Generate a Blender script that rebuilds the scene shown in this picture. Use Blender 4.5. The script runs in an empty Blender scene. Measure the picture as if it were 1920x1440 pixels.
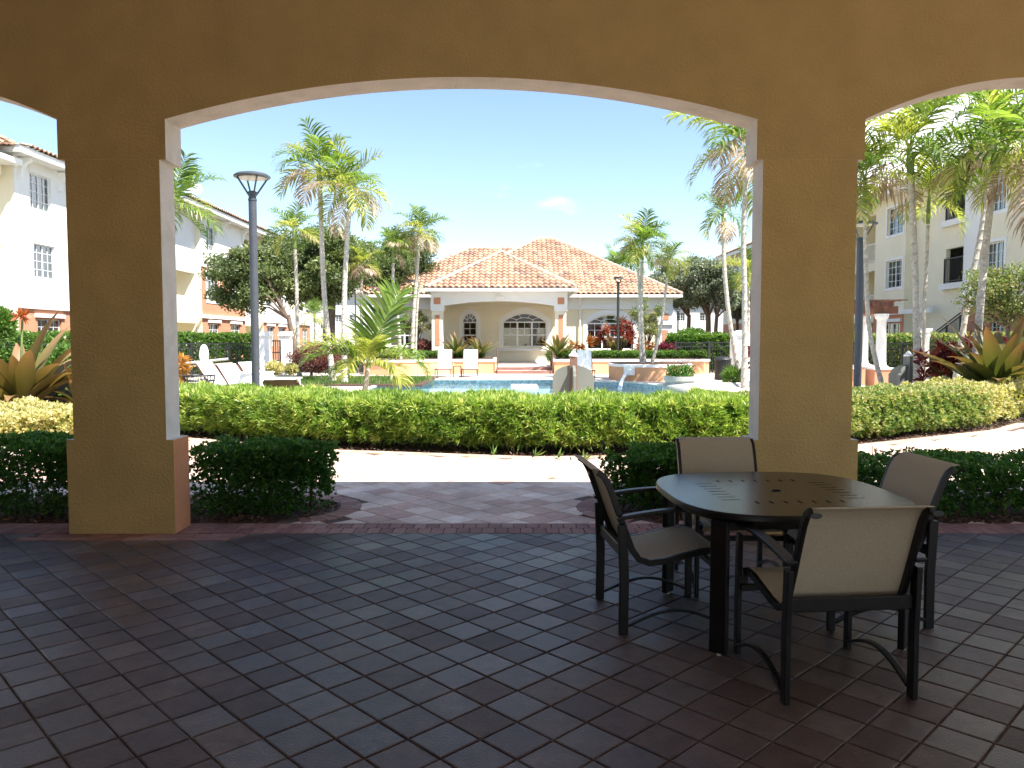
import bpy, bmesh, math, random
import numpy as np
from mathutils import Vector, Matrix, Euler
R = math.radians
rng = random.Random(7)
nr = np.random.RandomState(11)
SC = bpy.context.scene
COL = SC.collection

# ------------------------------------------------------------------ camera, sky, sun, exposure
F, PITCH, EYE = 1460.0, math.atan(83 / 1460.0), 1.55
cam = bpy.data.cameras.new('camera'); cam_o = bpy.data.objects.new('camera', cam); COL.objects.link(cam_o)
cam.sensor_width = 36.0; cam.lens = F / 1920 * 36
cam.clip_start = 0.05; cam.clip_end = 1200
cam_o.location = (0, 0, EYE); cam_o.rotation_euler = (math.pi / 2 - PITCH, 0, 0)
SC.camera = cam_o
SUN_EL = R(56.5); SUN_AZ = R(128)                      # azimuth clockwise from +Y
sun_dir = Vector((math.sin(SUN_AZ) * math.cos(SUN_EL), math.cos(SUN_AZ) * math.cos(SUN_EL), math.sin(SUN_EL)))
sun = bpy.data.lights.new('sun', 'SUN'); sun.energy = 4.2; sun.angle = R(0.53); sun.color = (1, 0.95, 0.87)
sun_o = bpy.data.objects.new('sun', sun); COL.objects.link(sun_o)
sun_o.rotation_euler = (-sun_dir).to_track_quat('-Z', 'Y').to_euler(); sun_o.location = (20, -20, 40)
world = bpy.data.worlds.new('World'); SC.world = world; world.use_nodes = True
SC.view_settings.view_transform = 'Standard'; SC.view_settings.look = 'None'
SC.view_settings.exposure = 1.75; SC.view_settings.gamma = 1.0; SC.view_settings.use_curve_mapping = False
SKY_STRENGTH = 0.078

def build_world():
    nt = world.node_tree; n = nt.nodes; n.clear(); L = nt.links.new
    out = n.new('ShaderNodeOutputWorld'); bg = n.new('ShaderNodeBackground'); bg.inputs[1].default_value = SKY_STRENGTH
    sky = n.new('ShaderNodeTexSky'); sky.sky_type = 'NISHITA'; sky.sun_disc = False
    sky.sun_elevation = SUN_EL; sky.sun_rotation = SUN_AZ; sky.air_density = 1.0; sky.dust_density = 0.3; sky.ozone_density = 1.2
    tc = n.new('ShaderNodeTexCoord')
    sc = n.new('ShaderNodeVectorMath'); sc.operation = 'MULTIPLY'; sc.inputs[1].default_value = (1, 1, 2.4)
    L(tc.outputs['Generated'], sc.inputs[0])
    nz = n.new('ShaderNodeTexNoise'); nz.inputs['Scale'].default_value = 3.2; nz.inputs['Detail'].default_value = 8; nz.inputs['Roughness'].default_value = 0.58
    L(sc.outputs[0], nz.inputs['Vector'])
    def lobe(d, c0, c1, amp):
        dp = n.new('ShaderNodeVectorMath'); dp.operation = 'DOT_PRODUCT'; dp.inputs[1].default_value = Vector(d).normalized()
        L(tc.outputs['Generated'], dp.inputs[0])
        mr = n.new('ShaderNodeMapRange'); mr.interpolation_type = 'SMOOTHSTEP'
        mr.inputs[1].default_value = c0; mr.inputs[2].default_value = c1; mr.inputs[3].default_value = 0; mr.inputs[4].default_value = amp
        L(dp.outputs['Value'], mr.inputs[0]); return mr.outputs[0]
    acc = nz.outputs['Fac']
    for d, c0, c1, a in (((0.62, 1.0, 0.32), 0.955, 0.998, 0.42),      # the big cumulus over the right-hand block
                         ((-0.404, 1.0, 0.193), 0.99986, 0.99999, 0.40), # the little puff beside the left column
                         ((0.055, 1.0, 0.137), 0.9985, 0.9999, 0.085)):   # thin wisps above the clubhouse roof
        ad = n.new('ShaderNodeMath'); ad.operation = 'ADD'; L(acc, ad.inputs[0]); L(lobe(d, c0, c1, a), ad.inputs[1]); acc = ad.outputs[0]
    cr = n.new('ShaderNodeMapRange'); cr.interpolation_type = 'SMOOTHSTEP'
    cr.inputs[1].default_value = 0.66; cr.inputs[2].default_value = 0.88; cr.inputs[3].default_value = 0; cr.inputs[4].default_value = 0.95
    L(acc, cr.inputs[0])
    mx = n.new('ShaderNodeMix'); mx.data_type = 'RGBA'; mx.inputs[7].default_value = (9.5, 9.6, 9.8, 1)
    L(cr.outputs[0], mx.inputs[0]); L(sky.outputs[0], mx.inputs[6])
    L(mx.outputs[2], bg.inputs[0]); L(bg.outputs[0], out.inputs[0])
build_world()
SC.cycles.max_bounces = 10; SC.cycles.diffuse_bounces = 6; SC.cycles.transparent_max_bounces = 12
SC.cycles.caustics_reflective = False; SC.cycles.caustics_refractive = False; SC.cycles.sample_clamp_indirect = 6

# ------------------------------------------------------------------ measuring helpers (photo pixel -> metres in the place)
def ray(px, py):
    u, v = (px - 960) / F, (720 - py) / F
    return Vector((u, math.cos(PITCH) + v * math.sin(PITCH), -math.sin(PITCH) + v * math.cos(PITCH)))
def at(px, py, Y):
    d = ray(px, py); t = Y / d.y; return Vector((d.x * t, Y, EYE + d.z * t))
def gr(px, py, z=0.0):
    d = ray(px, py); t = (z - EYE) / d.z; return Vector((d.x * t, d.y * t, z))

# ------------------------------------------------------------------ materials
MATS = {}
def _nt(name):
    m = bpy.data.materials.new(name); m.use_nodes = True; nt = m.node_tree; nt.nodes.clear()
    return m, nt, nt.nodes, nt.links.new
def ramp(n, L, src, stops):
    r = n.new('ShaderNodeValToRGB'); e = r.color_ramp.elements
    while len(e) < len(stops): e.new(0.5)
    for el, (p, c) in zip(e, stops): el.position = p; el.color = (*c, 1)
    L(src, r.inputs[0]); return r.outputs[0]
def solid(name, c, rough=0.7, var=0.12, scale=6, bump=0.0, bscale=60, metal=0.0, spec=0.5, dirt=None, dscale=2.0):
    """painted or mineral surface: base colour, mottled by noise, optional relief and blotchy dirt"""
    if name in MATS: return MATS[name]
    m, nt, n, L = _nt(name)
    o = n.new('ShaderNodeOutputMaterial'); p = n.new('ShaderNodeBsdfPrincipled'); L(p.outputs[0], o.inputs[0])
    tc = n.new('ShaderNodeTexCoord'); nz = n.new('ShaderNodeTexNoise'); nz.inputs['Scale'].default_value = scale; nz.inputs['Detail'].default_value = 6
    L(tc.outputs['Object'], nz.inputs['Vector'])
    a = tuple(max(0, x * (1 - var)) for x in c); b = tuple(min(1, x * (1 + var)) for x in c)
    col = ramp(n, L, nz.outputs['Fac'], [(0.3, a), (0.7, b)])
    if dirt:
        n2 = n.new('ShaderNodeTexNoise'); n2.inputs['Scale'].default_value = dscale; n2.inputs['Detail'].default_value = 7; n2.inputs['Roughness'].default_value = 0.65
        L(tc.outputs['Object'], n2.inputs['Vector'])
        mr = n.new('ShaderNodeMapRange'); mr.inputs[1].default_value = 0.5; mr.inputs[2].default_value = 0.75; mr.inputs[4].default_value = 0.6; L(n2.outputs['Fac'], mr.inputs[0])
        mx = n.new('ShaderNodeMix'); mx.data_type = 'RGBA'; mx.inputs[7].default_value = (*dirt, 1)
        L(mr.outputs[0], mx.inputs[0]); L(col, mx.inputs[6]); col = mx.outputs[2]
    L(col, p.inputs['Base Color']); p.inputs['Roughness'].default_value = rough; p.inputs['Metallic'].default_value = metal
    p.inputs['Specular IOR Level'].default_value = spec
    if bump:
        nb = n.new('ShaderNodeTexNoise'); nb.inputs['Scale'].default_value = bscale; nb.inputs['Detail'].default_value = 4
        L(tc.outputs['Object'], nb.inputs['Vector'])
        bp = n.new('ShaderNodeBump'); bp.inputs['Strength'].default_value = 1.0; bp.inputs['Distance'].default_value = bump
        L(nb.outputs['Fac'], bp.inputs['Height']); L(bp.outputs[0], p.inputs['Normal'])
    MATS[name] = m; return m
def pieces(name, stops, rough=0.75, joined=False, bump=0.002, bscale=180, grain=0.15, spec=0.5, rough2=None):
    """pavers, bricks, roof tiles: one colour per piece (object random, or the 'rnd' face value where pieces are joined)"""
    m, nt, n, L = _nt(name)
    o = n.new('ShaderNodeOutputMaterial'); p = n.new('ShaderNodeBsdfPrincipled'); L(p.outputs[0], o.inputs[0])
    if joined:
        a = n.new('ShaderNodeAttribute'); a.attribute_name = 'rnd'; src = a.outputs['Fac']
    else:
        a = n.new('ShaderNodeObjectInfo'); src = a.outputs['Random']
    col = ramp(n, L, src, stops)
    geo = n.new('ShaderNodeNewGeometry')
    nz = n.new('ShaderNodeTexNoise'); nz.inputs['Scale'].default_value = 9; nz.inputs['Detail'].default_value = 8; nz.inputs['Roughness'].default_value = 0.7
    L(geo.outputs['Position'], nz.inputs['Vector'])
    mr = n.new('ShaderNodeMapRange'); mr.inputs[1].default_value = 0.3; mr.inputs[2].default_value = 0.7; mr.inputs[3].default_value = 1 - grain; mr.inputs[4].default_value = 1 + grain
    L(nz.outputs['Fac'], mr.inputs[0])
    n2 = n.new('ShaderNodeTexNoise'); n2.inputs['Scale'].default_value = 1.4; n2.inputs['Detail'].default_value = 5; L(geo.outputs['Position'], n2.inputs['Vector'])
    m2 = n.new('ShaderNodeMapRange'); m2.inputs[1].default_value = 0.35; m2.inputs[2].default_value = 0.65; m2.inputs[3].default_value = 0.82; m2.inputs[4].default_value = 1.22
    L(n2.outputs['Fac'], m2.inputs[0]); mm = n.new('ShaderNodeMath'); mm.operation = 'MULTIPLY'; L(mr.outputs[0], mm.inputs[0]); L(m2.outputs[0], mm.inputs[1])
    n3 = n.new('ShaderNodeTexNoise'); n3.inputs['Scale'].default_value = 70; n3.inputs['Detail'].default_value = 2; L(geo.outputs['Position'], n3.inputs['Vector'])
    m3 = n.new('ShaderNodeMapRange'); m3.inputs[1].default_value = 0.62; m3.inputs[2].default_value = 0.72; m3.inputs[3].default_value = 1.0; m3.inputs[4].default_value = 1.6
    L(n3.outputs['Fac'], m3.inputs[0]); m4 = n.new('ShaderNodeMath'); m4.operation = 'MULTIPLY'; L(mm.outputs[0], m4.inputs[0]); L(m3.outputs[0], m4.inputs[1])
    mx = n.new('ShaderNodeVectorMath'); mx.operation = 'SCALE'; L(col, mx.inputs[0]); L(m4.outputs[0], mx.inputs['Scale'])
    L(mx.outputs[0], p.inputs['Base Color']); p.inputs['Specular IOR Level'].default_value = spec
    if rough2 is not None:
        w = n.new('ShaderNodeTexWhiteNoise'); w.noise_dimensions = '1D'; L(src, w.inputs['W'])
        r2 = n.new('ShaderNodeMapRange'); r2.inputs[3].default_value = rough2; r2.inputs[4].default_value = rough; L(w.outputs['Value'], r2.inputs[0])
        L(r2.outputs[0], p.inputs['Roughness'])
    else: p.inputs['Roughness'].default_value = rough
    if bump:
        nb = n.new('ShaderNodeTexNoise'); nb.inputs['Scale'].default_value = bscale; nb.inputs['Detail'].default_value = 3; L(geo.outputs['Position'], nb.inputs['Vector'])
        bp = n.new('ShaderNodeBump'); bp.inputs['Distance'].default_value = bump; bp.inputs['Strength'].default_value = 0.8
        L(nb.outputs['Fac'], bp.inputs['Height']); L(bp.outputs[0], p.inputs['Normal'])
    MATS[name] = m; return m
def leafm(name, stops, trans=0.35, rough=0.45, along=None, tcol=None):
    """leaf: colour per leaf from 'rnd', optional colour along the blade from 'along', light through the blade"""
    m, nt, n, L = _nt(name)
    o = n.new('ShaderNodeOutputMaterial'); p = n.new('ShaderNodeBsdfPrincipled'); t = n.new('ShaderNodeBsdfTranslucent'); ms = n.new('ShaderNodeMixShader')
    a = n.new('ShaderNodeAttribute'); a.attribute_name = 'rnd'
    col = ramp(n, L, a.outputs['Fac'], stops)
    if along:
        b = n.new('ShaderNodeAttribute'); b.attribute_name = 'along'
        c2 = ramp(n, L, b.outputs['Fac'], along)
        f = ramp(n, L, b.outputs['Fac'], [(0.35, (0, 0, 0)), (1.0, (0.9, 0.9, 0.9))])
        mx = n.new('ShaderNodeMix'); mx.data_type = 'RGBA'; L(f, mx.inputs[0]); L(col, mx.inputs[6]); L(c2, mx.inputs[7]); col = mx.outputs[2]
    L(col, p.inputs['Base Color']); p.inputs['Roughness'].default_value = rough; p.inputs['Specular IOR Level'].default_value = 0.4
    g = n.new('ShaderNodeVectorMath'); g.operation = 'MULTIPLY'; g.inputs[1].default_value = tcol or (1.5, 1.7, 0.7); L(col, g.inputs[0]); L(g.outputs[0], t.inputs[0])
    ms.inputs[0].default_value = trans; L(p.outputs[0], ms.inputs[1]); L(t.outputs[0], ms.inputs[2]); L(ms.outputs[0], o.inputs[0])
    MATS[name] = m; return m
def glassm(name, tint=(0.5, 0.55, 0.56), tr=0.82):
    m, nt, n, L = _nt(name)
    o = n.new('ShaderNodeOutputMaterial'); g = n.new('ShaderNodeBsdfGlossy'); g.inputs['Roughness'].default_value = 0.03; g.inputs[0].default_value = (0.9, 0.95, 1, 1)
    t = n.new('ShaderNodeBsdfTransparent'); t.inputs[0].default_value = (*tint, 1); ms = n.new('ShaderNodeMixShader'); ms.inputs[0].default_value = 1 - tr
    L(t.outputs[0], ms.inputs[1]); L(g.outputs[0], ms.inputs[2]); L(ms.outputs[0], o.inputs[0]); MATS[name] = m; return m

M = {}
M['stucco_in'] = solid('ochre_stucco', (0.56, 0.40, 0.172), 0.9, 0.08, 3, bump=0.008, bscale=45, dirt=(0.50, 0.34, 0.145), dscale=1.6, spec=0.25)
M['stucco_white'] = solid('offwhite_stucco', (0.74, 0.69, 0.62), 0.9, 0.06, 5, bump=0.006, bscale=55, dirt=(0.50, 0.45, 0.38), dscale=4, spec=0.25)
M['stucco_salmon'] = solid('salmon_stucco', (0.62, 0.27, 0.13), 0.9, 0.08, 5, bump=0.006, bscale=48, spec=0.25)
M['cream'] = solid('cream_wall_paint', (0.80, 0.74, 0.57), 0.9, 0.04, 0.8, bump=0.004, bscale=30, spec=0.2)
M['white'] = solid('white_wall_paint', (0.80, 0.79, 0.76), 0.85, 0.03, 0.8, spec=0.25)
M['orange'] = solid('terracotta_wall_paint', (0.54, 0.25, 0.15), 0.9, 0.06, 0.9, bump=0.003, bscale=30, spec=0.2)
M['trim'] = solid('white_trim_paint', (0.80, 0.80, 0.78), 0.6, 0.02, 2)
M['frame'] = solid('white_window_frame', (0.78, 0.79, 0.80), 0.45, 0.02, 2)
M['glass'] = glassm('window_glass')
M['glass_dark'] = glassm('tinted_window_glass', (0.26, 0.28, 0.30), 0.86)
M['blind'] = solid('window_blind_slats', (0.62, 0.63, 0.62), 0.6, 0.04, 4)
M['inside'] = solid('dim_room_shade', (0.07, 0.066, 0.062), 0.9, 0.1, 1)  # near-black colour stands in for the shade of unlit rooms
M['mortar'] = solid('joint_sand', (0.12, 0.075, 0.06), 0.95, 0.3, 40, bump=0.003, bscale=200)
pav = [(0.0, (0.082, 0.050, 0.046)), (0.25, (0.094, 0.060, 0.054)), (0.5, (0.103, 0.070, 0.063)), (0.75, (0.115, 0.082, 0.075)), (1.0, (0.145, 0.112, 0.102))]
M['paver'] = pieces('patio_paver', pav, 0.58, False, 0.004, 130, 0.34, rough2=0.27)
M['paver_j'] = pieces('patio_paver_joined', pav, 0.58, True, 0.004, 130, 0.34, rough2=0.27)
wk = [(0.0, (0.48, 0.30, 0.24)), (0.25, (0.58, 0.41, 0.33)), (0.6, (0.66, 0.50, 0.41)), (1.0, (0.72, 0.58, 0.49))]
M['walk'] = pieces('walkway_paver', wk, 0.75, False, 0.002, 160, 0.18)
M['walk_j'] = pieces('walkway_paver_joined', wk, 0.75, True, 0.002, 160, 0.18)
br = [(0.0, (0.22, 0.10, 0.08)), (0.5, (0.29, 0.14, 0.11)), (1.0, (0.34, 0.19, 0.155))]
M['edge_j'] = pieces('pale_edging_brick', [(0, (0.42, 0.29, 0.22)), (1, (0.55, 0.42, 0.32))], 0.8, True, 0.002, 200, 0.2)
M['brick'] = pieces('border_brick', br, 0.75, False, 0.002, 200, 0.2)
M['brick_j'] = pieces('border_brick_joined', br, 0.75, True, 0.002, 200, 0.2)
tl = [(0.0, (0.20, 0.13, 0.11)), (0.12, (0.29, 0.17, 0.12)), (0.4, (0.36, 0.205, 0.135)), (0.7, (0.40, 0.255, 0.165)), (1.0, (0.43, 0.31, 0.20))]
M['tile'] = pieces('clay_roof_tile', tl, 0.8, False, 0, 50, 0.25)
M['tile_j'] = pieces('clay_roof_tile_joined', tl, 0.8, True, 0, 50, 0.25)
M['peach'] = solid('peach_planter_paint', (0.64, 0.37, 0.21), 0.9, 0.08, 1.5, bump=0.003, bscale=30, spec=0.2)
M['ridge'] = solid('mortared_ridge', (0.46, 0.38, 0.30), 0.9, 0.15, 5)
M['mulch'] = solid('bark_mulch', (0.085, 0.048, 0.032), 0.95, 0.5, 28, bump=0.02, bscale=60)
M['soil_chip'] = leafm('mulch_chips', [(0, (0.05, 0.028, 0.02)), (0.5, (0.13, 0.07, 0.045)), (1, (0.26, 0.17, 0.12))], 0.0, 0.9)
M['ground'] = solid('garden_ground', (0.10, 0.085, 0.05), 0.95, 0.4, 3, bump=0.02, bscale=20)
M['lawn'] = solid('mown_lawn', (0.06, 0.12, 0.025), 0.95, 0.4, 8, bump=0.02, bscale=60)
M['deck'] = solid('pool_deck_concrete', (0.68, 0.60, 0.54), 0.85, 0.07, 1.5, bump=0.001, bscale=80)
M['coping'] = solid('pool_coping', (0.66, 0.60, 0.52), 0.8, 0.05, 4)
M['pool_tile'] = solid('blue_waterline_tile', (0.22, 0.30, 0.36), 0.3, 0.5, 14)
M['pool_in'] = solid('pool_plaster', (0.74, 0.92, 0.96), 0.7, 0.05, 2)
M['asphalt'] = solid('asphalt', (0.05, 0.05, 0.052), 0.9, 0.2, 10)
M['brown_metal'] = solid('dark_bronze_metal', (0.010, 0.008, 0.008), 0.38, 0.2, 20, spec=0.35)
M['table_top'] = solid('dark_bronze_tabletop', (0.012, 0.012, 0.017), 0.22, 0.25, 30, bump=0.0005, bscale=140, spec=0.42)
M['lamp_grey'] = solid('grey_lamp_metal', (0.06, 0.068, 0.083), 0.45, 0.08, 9)
M['lamp_black'] = solid('black_metal', (0.02, 0.021, 0.023), 0.45, 0.2, 9)
M['lens'] = solid('lamp_lens', (0.55, 0.52, 0.45), 0.4, 0.1, 8)
M['white_sling'] = solid('white_sling_fabric', (0.82, 0.82, 0.80), 0.8, 0.02, 30)
M['tan_sling'] = solid('brown_sling_fabric', (0.30, 0.20, 0.14), 0.7, 0.1, 30)
M['bronze'] = solid('brown_lounger_frame', (0.11, 0.055, 0.04), 0.5, 0.2, 10)
M['grey_panel'] = solid('grey_painted_panel', (0.15, 0.155, 0.135), 0.8, 0.05, 4)
M['brown_post'] = solid('brown_painted_post', (0.17, 0.09, 0.06), 0.75, 0.08, 6)
M['concrete'] = solid('cast_stone', (0.36, 0.37, 0.34), 0.85, 0.08, 7, bump=0.003, bscale=60)
M['trunk_p'] = solid('palm_trunk_bark', (0.44, 0.40, 0.34), 0.9, 0.3, 14, bump=0.01, bscale=22, dirt=(0.22, 0.18, 0.14), dscale=5)
M['bark'] = solid('brown_bark', (0.14, 0.10, 0.075), 0.95, 0.35, 12, bump=0.02, bscale=16)
M['twig'] = solid('hedge_twigs', (0.10, 0.06, 0.035), 0.95, 0.4, 12)
M['shaft'] = solid('green_crownshaft', (0.16, 0.22, 0.06), 0.6, 0.2, 6)
M['pergola'] = solid('brown_pergola_timber', (0.20, 0.085, 0.05), 0.8, 0.2, 6)
M['red_flower'] = leafm('red_bracts', [(0, (0.26, 0.04, 0.02)), (1, (0.48, 0.17, 0.05))], 0.3)
M['water_jet'] = solid('falling_water', (0.82, 0.86, 0.90), 0.15, 0.1, 20)
M['l_hedge'] = leafm('podocarpus_leaf', [(0, (0.055, 0.12, 0.02)), (0.35, (0.12, 0.215, 0.034)), (0.7, (0.25, 0.36, 0.06)), (1, (0.50, 0.54, 0.17))], 0.35, 0.4)
M['l_varieg'] = leafm('variegated_leaf', [(0, (0.07, 0.14, 0.03)), (0.4, (0.14, 0.22, 0.05)), (0.7, (0.33, 0.36, 0.13)), (1, (0.50, 0.44, 0.24))], 0.3, 0.45)
M['l_yellow'] = leafm('yellow_variegated_leaf', [(0, (0.20, 0.24, 0.07)), (0.4, (0.44, 0.40, 0.16)), (1, (0.62, 0.55, 0.32))], 0.3, 0.5)
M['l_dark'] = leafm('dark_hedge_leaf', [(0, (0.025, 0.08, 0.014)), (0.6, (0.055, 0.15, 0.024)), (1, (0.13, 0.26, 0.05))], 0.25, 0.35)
M['l_oak'] = leafm('oak_leaf', [(0, (0.05, 0.075, 0.028)), (0.6, (0.11, 0.145, 0.05)), (1, (0.24, 0.27, 0.10))], 0.25, 0.5)
M['l_grey'] = leafm('greyish_oak_leaf', [(0, (0.10, 0.12, 0.085)), (0.6, (0.20, 0.23, 0.16)), (1, (0.33, 0.36, 0.26))], 0.25, 0.5)
M['l_myrtle'] = leafm('myrtle_leaf', [(0, (0.10, 0.14, 0.04)), (0.6, (0.20, 0.24, 0.09)), (1, (0.38, 0.22, 0.10))], 0.3, 0.5)
M['l_small'] = leafm('small_green_leaf', [(0, (0.05, 0.11, 0.02)), (0.6, (0.10, 0.19, 0.035)), (1, (0.18, 0.27, 0.06))], 0.35, 0.4)
M['l_red'] = leafm('red_ti_leaf', [(0, (0.07, 0.012, 0.02)), (0.45, (0.20, 0.03, 0.025)), (0.8, (0.24, 0.055, 0.03)), (1, (0.30, 0.16, 0.06))], 0.3, 0.4, tcol=(1.5, 0.9, 0.6))
M['l_croton'] = leafm('croton_leaf', [(0, (0.10, 0.06, 0.03)), (0.4, (0.33, 0.12, 0.03)), (0.8, (0.48, 0.27, 0.06)), (1, (0.12, 0.18, 0.04))], 0.35, 0.4, tcol=(1.5, 1.1, 0.6))
M['l_plum'] = leafm('copperleaf', [(0, (0.11, 0.04, 0.035)), (0.6, (0.24, 0.11, 0.09)), (1, (0.36, 0.20, 0.15))], 0.3, 0.5, tcol=(1.4, 1, 0.8))
M['l_magenta'] = leafm('magenta_leaf', [(0, (0.12, 0.02, 0.04)), (0.6, (0.26, 0.05, 0.09)), (1, (0.40, 0.14, 0.18))], 0.3, 0.5, tcol=(1.4, 0.9, 0.9))
M['f_green'] = leafm('palm_leaflet_green', [(0, (0.065, 0.115, 0.022)), (0.6, (0.13, 0.20, 0.04)), (1, (0.26, 0.32, 0.08))], 0.45, 0.35)
M['f_yellow'] = leafm('palm_leaflet_yellow', [(0, (0.18, 0.21, 0.04)), (0.6, (0.30, 0.31, 0.075)), (1, (0.48, 0.44, 0.16))], 0.45, 0.4)
M['f_brown'] = leafm('palm_leaflet_dry', [(0, (0.28, 0.19, 0.12)), (0.6, (0.46, 0.36, 0.25)), (1, (0.62, 0.53, 0.42))], 0.3, 0.6, tcol=(1.2, 1.1, 0.9))
M['brom'] = leafm('broad_leaf', [(0, (0.09, 0.10, 0.025)), (0.5, (0.16, 0.14, 0.04)), (1, (0.24, 0.19, 0.07))], 0.25, 0.5, along=[(0.3, (0.18, 0.17, 0.05)), (1.0, (0.30, 0.15, 0.09))], tcol=(1.4, 1.2, 0.7))
M['brom2'] = leafm('olive_broad_leaf', [(0, (0.05, 0.075, 0.018)), (0.5, (0.10, 0.13, 0.03)), (1, (0.18, 0.19, 0.06))], 0.25, 0.45, along=[(0.3, (0.13, 0.15, 0.04)), (1.0, (0.22, 0.09, 0.06))], tcol=(1.4, 1.3, 0.7))

def water_mat():
    m, nt, n, L = _nt('pool_water')
    o = n.new('ShaderNodeOutputMaterial'); g = n.new('ShaderNodeBsdfGlossy'); g.inputs['Roughness'].default_value = 0.05
    t = n.new('ShaderNodeBsdfTransparent'); t.inputs[0].default_value = (0.86, 0.97, 0.99, 1); ms = n.new('ShaderNodeMixShader')
    fr = n.new('ShaderNodeFresnel'); fr.inputs[0].default_value = 1.33
    nz = n.new('ShaderNodeTexNoise'); nz.inputs['Scale'].default_value = 3; nz.inputs['Detail'].default_value = 3
    tc = n.new('ShaderNodeTexCoord'); L(tc.outputs['Object'], nz.inputs['Vector'])
    bp = n.new('ShaderNodeBump'); bp.inputs['Distance'].default_value = 0.16; L(nz.outputs['Fac'], bp.inputs['Height'])
    L(bp.outputs[0], g.inputs['Normal']); L(bp.outputs[0], fr.inputs['Normal'])
    L(fr.outputs[0], ms.inputs[0]); L(t.outputs[0], ms.inputs[1]); L(g.outputs[0], ms.inputs[2]); L(ms.outputs[0], o.inputs[0]); return m
M['water'] = water_mat()
def sling_mat():
    m, nt, n, L = _nt('beige_sling_fabric')
    o = n.new('ShaderNodeOutputMaterial'); p = n.new('ShaderNodeBsdfPrincipled'); t = n.new('ShaderNodeBsdfTranslucent'); ms = n.new('ShaderNodeMixShader')
    tc = n.new('ShaderNodeTexCoord'); w = n.new('ShaderNodeTexNoise'); w.inputs['Scale'].default_value = 260; L(tc.outputs['Object'], w.inputs['Vector'])
    c = ramp(n, L, w.outputs['Fac'], [(0.35, (0.50, 0.42, 0.30)), (0.65, (0.66, 0.57, 0.43))])
    L(c, p.inputs['Base Color']); L(c, t.inputs[0]); p.inputs['Roughness'].default_value = 0.75; ms.inputs[0].default_value = 0.3
    bp = n.new('ShaderNodeBump'); bp.inputs['Distance'].default_value = 0.0008; L(w.outputs['Fac'], bp.inputs['Height']); L(bp.outputs[0], p.inputs['Normal'])
    L(p.outputs[0], ms.inputs[1]); L(t.outputs[0], ms.inputs[2]); L(ms.outputs[0], o.inputs[0]); return m
M['sling'] = sling_mat()

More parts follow.
